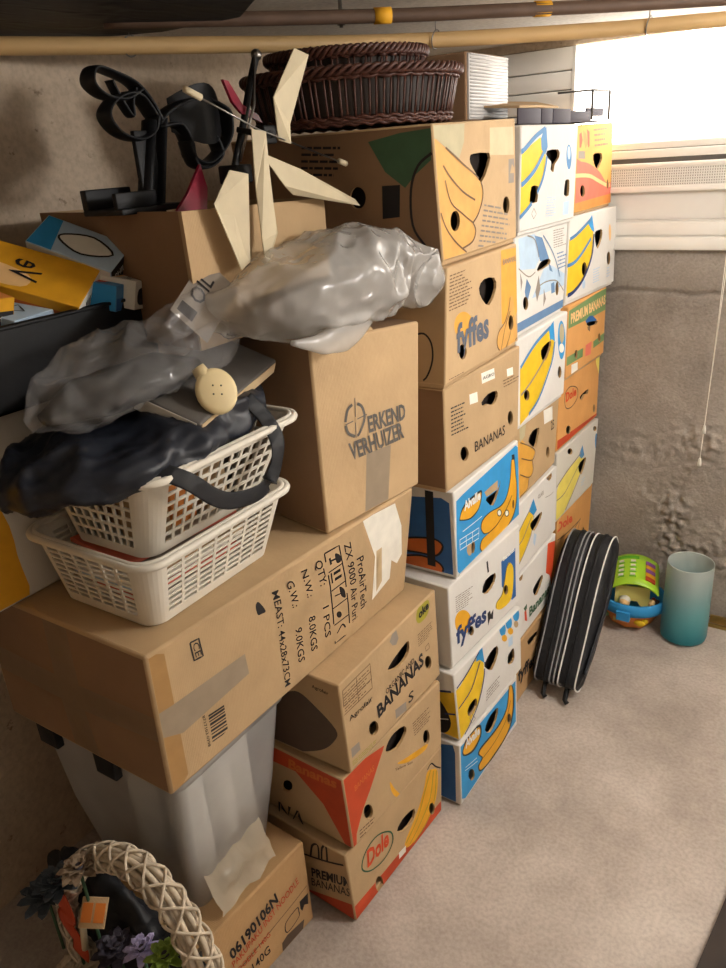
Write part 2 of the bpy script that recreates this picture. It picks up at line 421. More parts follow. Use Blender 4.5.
BX={
'A1':([(0.0048, -0.008, 1.7015), (0.0022, 0.393, 1.7089), (0.0021, 0.4101, 1.4389), (0.0046, 0.0239, 1.4376)], (-0.5, -0.0032, -0.0)),
'A2':([(0.0139, 0.0213, 1.4366), (0.0075, 0.3966, 1.4379), (0.0071, 0.4178, 1.188), (0.0143, -0.0009, 1.1862)], (-0.4999, -0.0085, -0.0)),
'A3':([(0.008, 0.0062, 1.1852), (0.0136, 0.4131, 1.187), (0.0136, 0.4094, 0.9364), (0.0081, 0.0077, 0.9385)], (-0.5, 0.0068, -0.0)),
'A4':([(0.0162, 0.0253, 0.9375), (0.0165, 0.4036, 0.9354), (0.0165, 0.4276, 0.6978), (0.0162, 0.0346, 0.702)], (-0.5, 0.0004, -0.0)),
'A5':([(0.0124, -0.0059, 0.701), (0.0321, 0.3858, 0.6968), (0.0326, 0.395, 0.4387), (0.0129, 0.0033, 0.4544)], (-0.4994, 0.0251, -0.0)),
'A6':([(0.0232, -0.0095, 0.4534), (0.0414, 0.3796, 0.4377), (0.0421, 0.3937, 0.204), (0.0244, 0.017, 0.2182)], (-0.4994, 0.0235, -0.0)),
'A7':([(0.028, 0.0069, 0.2172), (0.036, 0.3735, 0.203), (0.0362, 0.3816, 0.0), (0.0281, 0.0098, 0.0)], (-0.4999, 0.0109, -0.0)),
'B1':([(0.0046, 0.4247, 1.6949), (0.0054, 0.8195, 1.6932), (0.0054, 0.812, 1.4462), (0.0046, 0.419, 1.4503)], (-0.5, 0.001, -0.0)),
'B2':([(-0.007, 0.419, 1.4493), (-0.0102, 0.8105, 1.4452), (-0.01, 0.7962, 1.1986), (-0.007, 0.419, 1.1977)], (-0.5, -0.0039, -0.0)),
'B3':([(0.0013, 0.419, 1.1967), (0.0019, 0.8044, 1.1976), (0.0019, 0.7964, 0.9403), (0.0013, 0.419, 0.9461)], (-0.5, 0.0007, -0.0)),
'B4':([(-0.0113, 0.419, 0.9451), (-0.0163, 0.811, 0.9393), (-0.016, 0.7867, 0.7142), (-0.0113, 0.419, 0.7112)], (-0.5, -0.0062, -0.0)),
'B5':([(-0.0057, 0.419, 0.7102), (-0.0081, 0.7892, 0.7132), (-0.0082, 0.7979, 0.4734), (-0.0057, 0.419, 0.4746)], (-0.5, -0.0031, -0.0)),
'B6':([(-0.003, 0.419, 0.4736), (-0.0043, 0.7925, 0.4724), (-0.0042, 0.7617, 0.2289), (-0.003, 0.419, 0.2304)], (-0.5, -0.0016, -0.0)),
'B7':([(-0.002, 0.42, 0.2295), (-0.002, 0.79, 0.2285), (-0.002, 0.79, 0.0), (-0.002, 0.42, 0.0)], (-0.5, 0.0, 0.0)),
'C1':([(-0.0022, 0.8383, 1.6912), (-0.0155, 1.2067, 1.6961), (-0.0166, 1.2369, 1.4514), (-0.0021, 0.8357, 1.4566)], (-0.4997, -0.018, -0.0)),
'C2':([(-0.0125, 0.8323, 1.4556), (0.0021, 1.2423, 1.4504), (0.0027, 1.2578, 1.2002), (-0.013, 0.822, 1.2058)], (-0.4997, 0.0178, -0.0)),
'C3':([(-0.0041, 0.8289, 1.2048), (-0.0068, 1.2121, 1.1992), (-0.0068, 1.2185, 0.9648), (-0.0041, 0.8243, 0.9775)], (-0.5, -0.0035, -0.0)),
'C4':([(-0.0227, 0.822, 0.9765), (-0.0185, 1.2216, 0.9638), (-0.0185, 1.2233, 0.7333), (-0.0228, 0.822, 0.7391)], (-0.5, 0.0052, -0.0)),
'C5':([(-0.0204, 0.822, 0.7381), (-0.0124, 1.2277, 0.7323), (-0.0128, 1.2051, 0.4772), (-0.0199, 0.8295, 0.4835)], (-0.4999, 0.0094, -0.0)),
'C6':([(-0.0229, 0.8587, 0.4825), (-0.0246, 1.2403, 0.4762), (-0.0245, 1.2228, 0.25), (-0.0229, 0.859, 0.256)], (-0.5, -0.0022, -0.0)),
'S1':([(-0.0134, -0.4287, 0.7), (-0.0105, -0.0285, 0.7035), (-0.0104, -0.0171, 0.4406), (-0.0133, -0.4162, 0.4567)], (-0.5, 0.0036, -0.0)),
'S2':([(-0.0244, -0.4329, 0.4557), (-0.0059, -0.0272, 0.4396), (-0.006, -0.0288, 0.2248), (-0.0238, -0.4189, 0.2342)], (-0.4995, 0.0228, -0.0)),
'S3':([(-0.0336, -0.4378, 0.2332), (-0.0104, -0.0211, 0.2238), (-0.011, -0.0317, 0.0), (-0.0328, -0.4232, 0.0)], (-0.4992, 0.0278, -0.0)),
'C7':([(-0.02, 0.82, 0.255), (-0.02, 1.21, 0.249), (-0.02, 1.21, 0.0), (-0.02, 0.82, 0.0)], (-0.5, 0.0, 0.0)),
'LB':([(-0.085, -0.8, 0.985), (-0.03, -0.075, 0.985), (-0.075, -0.06, 0.703), (-0.094, -0.799, 0.703)], (-0.44, 0.0, 0.0)),
'MV':([(-0.075, -0.3389, 1.3592), (-0.02, -0.0412, 1.34), (-0.023, -0.063, 0.987), (-0.065, -0.35, 0.987)], (-0.27, 0.05, 0.0)),
'NB':([(-0.155, -0.8, 0.25), (-0.127, -0.465, 0.255), (-0.129, -0.461, 0.0), (-0.16, -0.8, 0.0)], (-0.36, 0.02, 0.0)),
}
ART={
'A1':{
 'f':[
  ('sh', 'leaf_faint', [(-0.023, 1.006), (0.345, 0.993), (0.322, 0.859), (0.246, 0.744), (0.129, 0.822), (0.038, 0.893), (-0.027, 0.909)]),
  ('ss', 'orange_wash', [(-0.038, 0.892), (0.111, 0.835), (0.287, 0.722), (0.479, 0.583), (0.511, 0.454), (0.462, 0.346), (0.372, 0.273), (0.401, 0.18), (0.359, 0.113), (0.261, 0.088), (0.269, 0.049), (0.126, 0.004), (0.034, -0.012), (-0.088, 0.045), (-0.073, 0.555)]),
  ('st', 'ink_brown', 0.003, [(0.111, 0.835), (0.286, 0.709), (0.468, 0.585), (0.512, 0.468), (0.449, 0.334), (0.371, 0.266)]),
  ('st', 'ink_brown', 0.003, [(0.371, 0.266), (0.402, 0.195), (0.359, 0.121), (0.238, 0.092)]),
  ('st', 'ink_brown', 0.003, [(0.076, 0.715), (0.148, 0.619), (0.267, 0.513), (0.409, 0.432)]),
  ('st', 'ink_brown', 0.003, [(-0.004, 0.468), (0.048, 0.299), (0.143, 0.169), (0.282, 0.054)]),
  ('st', 'ink_brown', 0.0025, [(0.085, 0.613), (0.129, 0.45), (0.251, 0.35), (0.371, 0.266)]),
  ('sh', 'label_clear', [(0.646, 0.944), (0.967, 0.937), (0.973, 0.721), (0.629, 0.744)]),
  ('ho', [(0.382, 0.753), (0.424, 0.769), (0.623, 0.761), (0.605, 0.667), (0.501, 0.551), (0.436, 0.629), (0.379, 0.707)]),
  ('hs', [(0.215, 0.303), (0.204, 0.267), (0.182, 0.243), (0.155, 0.237), (0.13, 0.252), (0.114, 0.282), (0.111, 0.32), (0.122, 0.356), (0.143, 0.38), (0.17, 0.385), (0.195, 0.372), (0.212, 0.342)]),
  ('hs', [(0.893, 0.326), (0.885, 0.29), (0.865, 0.267), (0.839, 0.261), (0.813, 0.275), (0.796, 0.304), (0.79, 0.34), (0.799, 0.375), (0.818, 0.398), (0.844, 0.404), (0.869, 0.391), (0.888, 0.362)]),
  ('sh', 'ink_grey', [(0.886, 0.692), (0.975, 0.692), (0.976, 0.619), (0.938, 0.652), (0.909, 0.582), (0.969, 0.576), (0.967, 0.502), (0.88, 0.504)]),
  ('ln', 'ink_grey', 9, [(0.526, 0.395), (0.971, 0.286), (0.428, 0.054)]),
 ],
 's':[
  ('sh', 'leaf_dark', [(0.711, 0.913), (0.859, 0.956), (0.994, 0.97), (0.983, 0.762), (0.908, 0.667), (0.858, 0.58), (0.774, 0.699)]),
  ('st', 'ink_dark', 0.004, [(0.989, 0.808), (0.924, 0.727), (0.884, 0.564), (0.878, 0.313), (0.924, 0.164), (0.986, 0.036)]),
  ('hs', [(0.67, 0.52), (0.662, 0.479), (0.645, 0.45), (0.624, 0.44), (0.605, 0.452), (0.593, 0.483), (0.592, 0.524), (0.601, 0.564), (0.617, 0.593), (0.638, 0.602), (0.656, 0.59), (0.668, 0.56)]),
  ('sh', 'ink_dark', [(0.753, 0.601), (0.836, 0.603), (0.821, 0.373), (0.74, 0.361)]),
  ('ln', 'ink_dark', 5, [(0.388, 0.931), (0.635, 0.902), (0.361, 0.69)]),
 ],
},
'A2':{
 'f':[
  ('sh', 'orange_strip', [(0.744, 0.987), (1.029, 0.957), (1.011, 0.382), (0.918, 0.244), (0.733, 0.305)]),
  ('ss', 'orange_wash', [(0.873, 0.518), (0.925, 0.503), (0.956, 0.315), (0.974, 0.081), (0.844, 0.007), (0.729, 0.04), (0.666, 0.131), (0.683, 0.242), (0.783, 0.309), (0.846, 0.412)]),
  ('st', 'ink_brown', 0.0025, [(0.873, 0.518), (0.846, 0.412), (0.783, 0.309), (0.683, 0.242), (0.666, 0.131), (0.729, 0.04), (0.844, 0.007), (0.974, 0.081)]),
  ('st', 'ink_brown', 0.002, [(0.87, 0.384), (0.782, 0.249), (0.729, 0.049)]),
  ('st', 'ink_brown', 0.002, [(0.921, 0.326), (0.865, 0.16), (0.794, 0.025)]),
  ('ss', 'orange_strip', [(0.334, 0.427), (0.318, 0.372), (0.273, 0.343), (0.214, 0.348), (0.155, 0.384), (0.112, 0.442), (0.096, 0.506), (0.11, 0.56), (0.152, 0.59), (0.211, 0.588), (0.272, 0.553), (0.317, 0.494)]),
  ('tx', 'ink_blue', 'fyffes', [(0.124, 0.269), (0.542, 0.262), (0.12, 0.507)]),
  ('ho', [(0.412, 0.73), (0.482, 0.791), (0.625, 0.768), (0.65, 0.665), (0.553, 0.541), (0.452, 0.621)]),
  ('hs', [(0.251, 0.229), (0.245, 0.197), (0.228, 0.179), (0.205, 0.178), (0.182, 0.196), (0.165, 0.227), (0.158, 0.263), (0.164, 0.295), (0.18, 0.314), (0.203, 0.315), (0.227, 0.298), (0.244, 0.266)]),
  ('hs', [(0.926, 0.252), (0.919, 0.217), (0.903, 0.195), (0.883, 0.193), (0.862, 0.209), (0.848, 0.241), (0.843, 0.279), (0.85, 0.314), (0.865, 0.336), (0.886, 0.339), (0.907, 0.323), (0.921, 0.291)]),
  ('tx', 'ink_grey', 'BANANAS', [(0.766, 0.849), (0.978, 0.842), (0.767, 0.9)]),
  ('ln', 'ink_brown', 11, [(0.032, 0.938), (0.331, 0.939), (0.03, 0.635)]),
  ('ln', 'ink_brown', 3, [(0.042, 0.079), (0.239, 0.069), (0.051, 0.021)]),
 ],
 's':[
  ('st', 'ink_dark', 0.003, [(0.845, 0.44), (0.897, 0.464), (0.933, 0.388), (0.939, 0.243), (0.909, 0.09), (0.856, 0.024)]),
 ],
},
'A3':{
 'f':[
  ('ho', [(0.437, 0.67), (0.525, 0.714), (0.651, 0.687), (0.661, 0.617), (0.6, 0.569), (0.525, 0.612), (0.466, 0.619)]),
  ('hs', [(0.91, 0.277), (0.905, 0.242), (0.889, 0.222), (0.867, 0.224), (0.845, 0.245), (0.829, 0.282), (0.822, 0.322), (0.827, 0.357), (0.842, 0.377), (0.864, 0.376), (0.886, 0.355), (0.903, 0.319)]),
  ('hs', [(0.269, 0.246), (0.262, 0.214), (0.243, 0.198), (0.218, 0.203), (0.193, 0.228), (0.176, 0.264), (0.17, 0.304), (0.177, 0.335), (0.196, 0.351), (0.221, 0.346), (0.245, 0.323), (0.263, 0.286)]),
  ('tx', 'ink_dark', 'BANANAS', [(0.347, 0.221), (0.779, 0.169), (0.342, 0.328)]),
  ('ln', 'ink_dark', 8, [(0.067, 0.809), (0.276, 0.778), (0.066, 0.524)]),
  ('sh', 'paper', [(0.445, 0.949), (0.619, 0.927), (0.626, 0.824), (0.45, 0.847)]),
  ('sh', 'paper', [(0.293, 0.816), (0.387, 0.799), (0.395, 0.697), (0.297, 0.717)]),
  ('sh', 'paper', [(0.799, 0.84), (0.89, 0.824), (0.898, 0.743), (0.807, 0.76)]),
  ('tx', 'ink_dark', 'AGRO', [(0.461, 0.88), (0.614, 0.859), (0.459, 0.912)]),
  ('ln', 'ink_brown', 3, [(0.738, 0.758), (0.999, 0.733), (0.755, 0.662)]),
 ],
},
'A4':{
 'f':[
  ('sh', 'blue', [(0.028, 0.885), (0.113, 0.901), (0.954, 0.96), (0.999, 0.905), (0.978, 0.049), (0.584, 0.024), (0.198, -0.051), (0.048, 0.027), (0.002, 0.112)]),
  ('ss', 'ink_dark', [(0.868, 0.831), (0.927, 0.795), (0.943, 0.611), (0.956, 0.41), (0.927, 0.187), (0.846, 0.072), (0.674, 0.008), (0.482, -0.011), (0.377, 0.025), (0.328, 0.116), (0.36, 0.201), (0.459, 0.198), (0.389, 0.241), (0.339, 0.347), (0.368, 0.438), (0.488, 0.443), (0.671, 0.396), (0.77, 0.456), (0.834, 0.639)]),
  ('ss', 'yellow_deep', [(0.876, 0.822), (0.918, 0.796), (0.932, 0.618), (0.945, 0.418), (0.916, 0.202), (0.838, 0.086), (0.666, 0.024), (0.477, 0.005), (0.38, 0.036), (0.341, 0.112), (0.369, 0.19), (0.478, 0.196), (0.397, 0.249), (0.351, 0.343), (0.38, 0.422), (0.496, 0.428), (0.681, 0.378), (0.781, 0.444), (0.846, 0.632)]),
  ('sh', 'ink_dark', [(0.879, 0.887), (0.927, 0.866), (0.93, 0.799), (0.879, 0.824)]),
  ('st', 'ink_dark', 0.0025, [(0.856, 0.393), (0.746, 0.28), (0.592, 0.205), (0.46, 0.202)]),
  ('ss', 'ink_dark', [(0.68, 0.292), (0.674, 0.273), (0.66, 0.267), (0.641, 0.274), (0.623, 0.293), (0.61, 0.319), (0.606, 0.345), (0.612, 0.363), (0.626, 0.37), (0.645, 0.362), (0.663, 0.343), (0.676, 0.317)]),
  ('ss', 'ink_dark', [(0.805, 0.195), (0.799, 0.176), (0.784, 0.17), (0.765, 0.178), (0.746, 0.198), (0.732, 0.224), (0.728, 0.251), (0.734, 0.269), (0.749, 0.276), (0.768, 0.268), (0.787, 0.248), (0.801, 0.222)]),
  ('ss', 'paper', [(0.669, 0.299), (0.665, 0.286), (0.655, 0.281), (0.641, 0.286), (0.628, 0.3), (0.619, 0.319), (0.616, 0.337), (0.621, 0.351), (0.631, 0.355), (0.644, 0.35), (0.657, 0.337), (0.666, 0.318)]),
  ('ss', 'paper', [(0.794, 0.203), (0.79, 0.189), (0.779, 0.185), (0.765, 0.19), (0.752, 0.205), (0.742, 0.224), (0.739, 0.243), (0.743, 0.256), (0.754, 0.261), (0.768, 0.256), (0.781, 0.242), (0.791, 0.222)]),
  ('ss', 'ink_dark', [(0.063, 0.669), (0.133, 0.778), (0.354, 0.795), (0.373, 0.708), (0.323, 0.597), (0.207, 0.563), (0.084, 0.629)]),
  ('ss', 'yellow_deep', [(0.072, 0.675), (0.141, 0.75), (0.346, 0.771), (0.36, 0.712), (0.314, 0.608), (0.203, 0.58), (0.089, 0.638)]),
  ('tx', 'white_ink', 'Alvalle', [(0.127, 0.711), (0.35, 0.7), (0.127, 0.812)]),
  ('sh', 'kraft', [(0.412, 0.733), (0.628, 0.733), (0.623, 0.63), (0.441, 0.657)]),
  ('ho', [(0.441, 0.647), (0.623, 0.624), (0.673, 0.713), (0.641, 0.601), (0.545, 0.48), (0.451, 0.586)]),
  ('ss', 'kraft', [(0.221, 0.186), (0.214, 0.155), (0.198, 0.14), (0.178, 0.146), (0.159, 0.171), (0.146, 0.209), (0.143, 0.248), (0.149, 0.28), (0.165, 0.295), (0.185, 0.289), (0.204, 0.264), (0.217, 0.227)]),
  ('hs', [(0.257, 0.187), (0.252, 0.154), (0.24, 0.136), (0.226, 0.137), (0.212, 0.158), (0.203, 0.192), (0.201, 0.231), (0.207, 0.264), (0.218, 0.283), (0.233, 0.281), (0.246, 0.261), (0.255, 0.226)]),
  ('hs', [(0.897, 0.247), (0.893, 0.22), (0.886, 0.203), (0.877, 0.201), (0.869, 0.215), (0.864, 0.24), (0.863, 0.271), (0.866, 0.298), (0.873, 0.315), (0.882, 0.317), (0.89, 0.304), (0.896, 0.278)]),
  ('st', 'white_ink', 0.0018, [(0.094, 0.498), (0.358, 0.487)]),
  ('st', 'white_ink', 0.0015, [(0.052, 0.434), (0.311, 0.383), (0.305, 0.259), (0.05, 0.317), (0.052, 0.434)]),
  ('st', 'white_ink', 0.0015, [(0.049, 0.379), (0.308, 0.322)]),
  ('st', 'white_ink', 0.0015, [(0.136, 0.417), (0.135, 0.293)]),
  ('st', 'white_ink', 0.0015, [(0.219, 0.403), (0.218, 0.277)]),
 ],
 's':[
  ('sh', 'blue_deep', [(0.671, 0.847), (0.791, 0.875), (0.934, 0.915), (0.975, 0.873), (0.98, -0.034), (0.88, -0.118), (0.759, -0.117), (0.612, -0.109)]),
  ('ss', 'orange_deep', [(0.724, 0.368), (0.816, 0.417), (0.894, 0.431), (0.931, 0.366), (0.894, 0.241), (0.81, 0.23), (0.719, 0.215)]),
  ('ss', 'orange_deep', [(0.716, 0.148), (0.809, 0.197), (0.897, 0.168), (0.927, 0.087), (0.883, -0.006), (0.803, -0.025), (0.709, -0.055)]),
  ('st', 'ink_dark', 0.004, [(0.724, 0.368), (0.816, 0.417), (0.894, 0.431), (0.931, 0.366), (0.894, 0.241), (0.81, 0.23), (0.719, 0.215)]),
  ('st', 'ink_dark', 0.004, [(0.716, 0.148), (0.809, 0.197), (0.897, 0.168), (0.927, 0.087), (0.883, -0.006), (0.803, -0.025), (0.709, -0.055)]),
  ('st', 'ink_dark', 0.022, [(0.872, 0.968), (0.867, 0.438), (0.861, -0.17)]),
 ],
},
'A5':{
 'f':[
  ('sh', 'blue_deep', [(0.699, 0.761), (0.926, 0.765), (0.932, 0.145), (0.864, 0.148), (0.702, 0.453)]),
  ('ss', 'yellow', [(0.827, 0.657), (0.888, 0.543), (0.887, 0.339), (0.843, 0.166), (0.698, 0.165), (0.61, 0.249), (0.62, 0.316), (0.701, 0.352), (0.743, 0.487), (0.778, 0.628)]),
  ('st', 'ink_dark', 0.002, [(0.827, 0.657), (0.778, 0.628), (0.743, 0.487), (0.701, 0.352), (0.62, 0.316), (0.61, 0.249)]),
  ('tx', 'white_ink', 'Bananas', [(0.723, 0.752), (0.91, 0.744), (0.72, 0.797)]),
  ('ss', 'yellow_deep', [(0.255, 0.383), (0.239, 0.322), (0.2, 0.301), (0.15, 0.325), (0.102, 0.388), (0.069, 0.471), (0.06, 0.552), (0.076, 0.61), (0.113, 0.631), (0.162, 0.609), (0.211, 0.549), (0.245, 0.466)]),
  ('tx', 'ink_navy', 'fyffes', [(0.064, 0.276), (0.46, 0.23), (0.067, 0.471)]),
  ('ho', [(0.413, 0.613), (0.465, 0.714), (0.607, 0.694), (0.594, 0.59), (0.487, 0.543)]),
  ('hs', [(0.288, 0.244), (0.282, 0.218), (0.269, 0.207), (0.253, 0.214), (0.237, 0.236), (0.226, 0.268), (0.223, 0.301), (0.228, 0.327), (0.241, 0.337), (0.257, 0.331), (0.273, 0.309), (0.284, 0.277)]),
  ('hs', [(0.799, 0.334), (0.794, 0.307), (0.782, 0.294), (0.766, 0.299), (0.749, 0.321), (0.738, 0.353), (0.734, 0.386), (0.739, 0.413), (0.751, 0.426), (0.767, 0.421), (0.783, 0.4), (0.795, 0.368)]),
  ('sh', 'ink_dark', [(0.481, 0.297), (0.52, 0.298), (0.53, 0.238), (0.571, 0.272), (0.568, 0.147), (0.521, 0.187), (0.496, 0.119)]),
  ('ln', 'ink_grey', 8, [(0.077, 0.836), (0.29, 0.799), (0.075, 0.642)]),
  ('st', 'ink_dark', 0.006, [(0.501, 0.911), (0.509, 0.777)]),
 ],
},
'A6':{
 'f':[
  ('sh', 'yellow', [(-0.022, 0.767), (0.068, 0.779), (0.324, 0.959), (0.395, 0.791), (0.39, 0.58), (0.279, 0.296), (0.125, 0.103), (0.003, 0.037), (-0.076, 0.194)]),
  ('sh', 'blue', [(0.312, 0.952), (0.39, 1.02), (0.408, 0.739), (0.344, 0.855), (0.292, 0.879)]),
  ('st', 'ink_navy', 0.003, [(-0.01, 0.783), (0.166, 0.86), (0.381, 0.996)]),
  ('st', 'ink_navy', 0.003, [(-0.02, 0.483), (0.202, 0.589), (0.342, 0.826)]),
  ('st', 'ink_navy', 0.003, [(0.409, 0.757), (0.38, 0.55), (0.279, 0.296), (0.146, 0.111), (0.002, 0.018)]),
  ('ho', [(0.407, 0.728), (0.493, 0.807), (0.597, 0.802), (0.604, 0.676), (0.5, 0.543), (0.416, 0.664)]),
  ('ho', [(0.138, 0.361), (0.188, 0.404), (0.253, 0.388), (0.249, 0.269), (0.155, 0.235), (0.128, 0.289)]),
  ('ho', [(0.759, 0.47), (0.805, 0.506), (0.865, 0.496), (0.871, 0.343), (0.823, 0.307), (0.76, 0.36)]),
  ('ss', 'blue', [(0.75, 0.889), (0.742, 0.85), (0.722, 0.834), (0.697, 0.846), (0.672, 0.881), (0.656, 0.931), (0.651, 0.981), (0.659, 1.019), (0.679, 1.034), (0.704, 1.024), (0.728, 0.989), (0.745, 0.94)]),
  ('ss', 'blue', [(0.852, 0.892), (0.844, 0.853), (0.824, 0.837), (0.798, 0.849), (0.772, 0.885), (0.755, 0.935), (0.749, 0.986), (0.758, 1.024), (0.777, 1.04), (0.803, 1.029), (0.828, 0.994), (0.847, 0.944)]),
  ('ss', 'blue', [(0.976, 0.899), (0.968, 0.859), (0.947, 0.842), (0.92, 0.855), (0.893, 0.891), (0.874, 0.942), (0.869, 0.994), (0.877, 1.033), (0.897, 1.049), (0.924, 1.038), (0.95, 1.002), (0.969, 0.952)]),
  ('ss', 'yellow_deep', [(0.763, 0.75), (0.757, 0.731), (0.74, 0.728), (0.719, 0.742), (0.698, 0.769), (0.683, 0.802), (0.679, 0.831), (0.685, 0.851), (0.701, 0.854), (0.723, 0.841), (0.743, 0.814), (0.758, 0.781)]),
  ('ss', 'yellow_deep', [(0.867, 0.756), (0.86, 0.736), (0.844, 0.733), (0.821, 0.747), (0.8, 0.774), (0.784, 0.808), (0.779, 0.838), (0.786, 0.857), (0.802, 0.861), (0.824, 0.847), (0.846, 0.82), (0.862, 0.787)]),
  ('ss', 'kraft', [(0.955, 0.778), (0.95, 0.757), (0.936, 0.751), (0.918, 0.761), (0.9, 0.784), (0.887, 0.815), (0.883, 0.845), (0.888, 0.865), (0.902, 0.872), (0.92, 0.862), (0.938, 0.839), (0.951, 0.808)]),
  ('sh', 'blue_pale', [(0.78, 0.722), (0.852, 0.706), (0.849, 0.575), (0.776, 0.601)]),
  ('st', 'ink_grey', 0.0015, [(0.176, 0.252), (0.225, 0.106), (0.172, 0.095), (0.145, 0.206), (0.176, 0.252)]),
  ('ln', 'ink_grey', 4, [(0.405, 0.338), (0.642, 0.349), (0.394, 0.16)]),
 ],
 's':[
  ('sh', 'yellow', [(0.809, 0.613), (1.009, 0.766), (0.992, 0.026), (0.771, -0.133)]),
  ('st', 'ink_navy', 0.004, [(0.81, 0.629), (1.009, 0.772)]),
  ('st', 'ink_navy', 0.003, [(0.923, 0.376), (1.001, 0.437)]),
  ('st', 'ink_navy', 0.004, [(0.771, -0.133), (0.993, 0.043)]),
  ('ss', 'ink_dark', [(0.873, 0.643), (0.9, 0.562), (0.937, 0.428), (0.955, 0.258), (0.926, 0.1), (0.876, 0.03), (0.831, 0.032)]),
  ('st', 'white_ink', 0.0025, [(0.853, 0.233), (0.942, 0.308)]),
 ],
},
'A7':{
 'f':[
  ('sh', 'blue', [(0.006, 0.972), (0.971, 0.916), (0.974, 0.133), (0.063, 0.061), (-0.007, 0.152)]),
  ('ss', 'ink_dark', [(0.844, 0.962), (0.931, 0.801), (0.929, 0.386), (0.805, 0.123), (0.52, 0.066), (0.323, 0.135), (0.268, 0.31), (0.331, 0.357), (0.272, 0.507), (0.335, 0.566), (0.6, 0.539), (0.782, 0.64)]),
  ('ss', 'yellow_deep', [(0.855, 0.94), (0.909, 0.827), (0.907, 0.425), (0.794, 0.163), (0.51, 0.109), (0.332, 0.154), (0.29, 0.287), (0.354, 0.334), (0.293, 0.49), (0.352, 0.523), (0.615, 0.501), (0.798, 0.611)]),
  ('st', 'ink_dark', 0.002, [(0.869, 0.673), (0.77, 0.447), (0.563, 0.327), (0.354, 0.334)]),
  ('ss', 'ink_dark', [(0.034, 0.863), (0.118, 1.003), (0.32, 0.948), (0.329, 0.731), (0.21, 0.646), (0.075, 0.743)]),
  ('ss', 'yellow_deep', [(0.05, 0.858), (0.125, 0.95), (0.302, 0.922), (0.312, 0.763), (0.202, 0.688), (0.08, 0.763)]),
  ('tx', 'white_ink', 'Alvalle', [(0.082, 0.856), (0.309, 0.813), (0.081, 0.988)]),
  ('ho', [(0.393, 0.756), (0.45, 0.858), (0.546, 0.877), (0.634, 0.838), (0.592, 0.675), (0.479, 0.608)]),
  ('hs', [(0.214, 0.237), (0.206, 0.198), (0.187, 0.19), (0.162, 0.215), (0.138, 0.266), (0.121, 0.328), (0.116, 0.386), (0.123, 0.424), (0.142, 0.433), (0.166, 0.409), (0.191, 0.36), (0.208, 0.297)]),
  ('hs', [(0.878, 0.318), (0.872, 0.274), (0.858, 0.255), (0.839, 0.267), (0.82, 0.305), (0.806, 0.359), (0.802, 0.416), (0.807, 0.459), (0.821, 0.478), (0.84, 0.467), (0.859, 0.43), (0.873, 0.375)]),
  ('st', 'white_ink', 0.0015, [(0.075, 0.559), (0.249, 0.484)]),
  ('st', 'white_ink', 0.0015, [(0.066, 0.519), (0.257, 0.418)]),
 ],
 's':[
  ('sh', 'blue_deep', [(0.822, 0.825), (0.893, 0.922), (0.958, 0.97), (0.971, 0.856), (0.966, 0.018), (0.892, -0.013), (0.807, -0.0)]),
 ],
},
'B1':{
 'f':[
  ('sh', 'yellow', [(-0.066, 0.748), (0.034, 0.772), (0.308, 0.887), (0.397, 0.817), (0.399, 0.649), (0.334, 0.452), (0.176, 0.282), (-0.044, 0.16)]),
  ('sh', 'blue_mid', [(0.36, 0.956), (0.4, 0.979), (0.43, 0.793), (0.394, 0.726), (0.329, 0.774), (0.317, 0.872)]),
  ('st', 'blue_mid', 0.007, [(-0.066, 0.751), (0.034, 0.779), (0.212, 0.889), (0.379, 0.964)]),
  ('st', 'blue_mid', 0.007, [(-0.055, 0.461), (0.046, 0.485), (0.228, 0.599), (0.399, 0.787)]),
  ('st', 'blue_mid', 0.006, [(0.417, 0.725), (0.396, 0.618), (0.333, 0.468), (0.184, 0.288), (-0.039, 0.153)]),
  ('ho', [(0.421, 0.758), (0.607, 0.763), (0.634, 0.69), (0.557, 0.623), (0.542, 0.55), (0.486, 0.581), (0.495, 0.651), (0.419, 0.701)]),
  ('ho', [(0.176, 0.443), (0.264, 0.443), (0.285, 0.418), (0.273, 0.289), (0.167, 0.298), (0.155, 0.331)]),
  ('ho', [(0.774, 0.448), (0.846, 0.452), (0.868, 0.42), (0.861, 0.289), (0.774, 0.298), (0.759, 0.33)]),
  ('ss', 'blue_mid', [(0.887, 0.677), (0.885, 0.614), (0.868, 0.569), (0.84, 0.554), (0.809, 0.573), (0.783, 0.621), (0.77, 0.683), (0.772, 0.744), (0.789, 0.788), (0.817, 0.804), (0.847, 0.786), (0.873, 0.74)]),
  ('ss', 'blue_pale', [(0.857, 0.72), (0.856, 0.687), (0.846, 0.663), (0.83, 0.655), (0.813, 0.665), (0.799, 0.69), (0.792, 0.723), (0.793, 0.755), (0.803, 0.778), (0.818, 0.786), (0.835, 0.777), (0.85, 0.752)]),
  ('ln', 'blue_pale', 8, [(0.429, 0.324), (0.621, 0.311), (0.428, 0.118)]),
  ('sh', 'blue_pale', [(0.761, 0.232), (0.879, 0.232), (0.879, 0.094), (0.762, 0.097)]),
  ('st', 'ink_grey', 0.0015, [(0.22, 0.237), (0.265, 0.176), (0.225, 0.134), (0.186, 0.187), (0.22, 0.237)]),
 ],
},
'B2':{
 'f':[
  ('sh', 'steel', [(0.04, 0.147), (0.99, 0.141), (1.006, -0.007), (0.042, 0.036)]),
  ('sh', 'blue_pale', [(0.06, 0.975), (0.341, 0.976), (0.505, 0.796), (0.36, 0.626), (0.096, 0.669)]),
  ('sh', 'steel', [(0.342, 0.96), (0.481, 0.917), (0.554, 0.787), (0.629, 0.667), (0.444, 0.683), (0.394, 0.832)]),
  ('sh', 'blue_pale', [(0.52, 0.591), (0.686, 0.59), (0.988, 0.432), (0.984, 0.301), (0.605, 0.324), (0.314, 0.333)]),
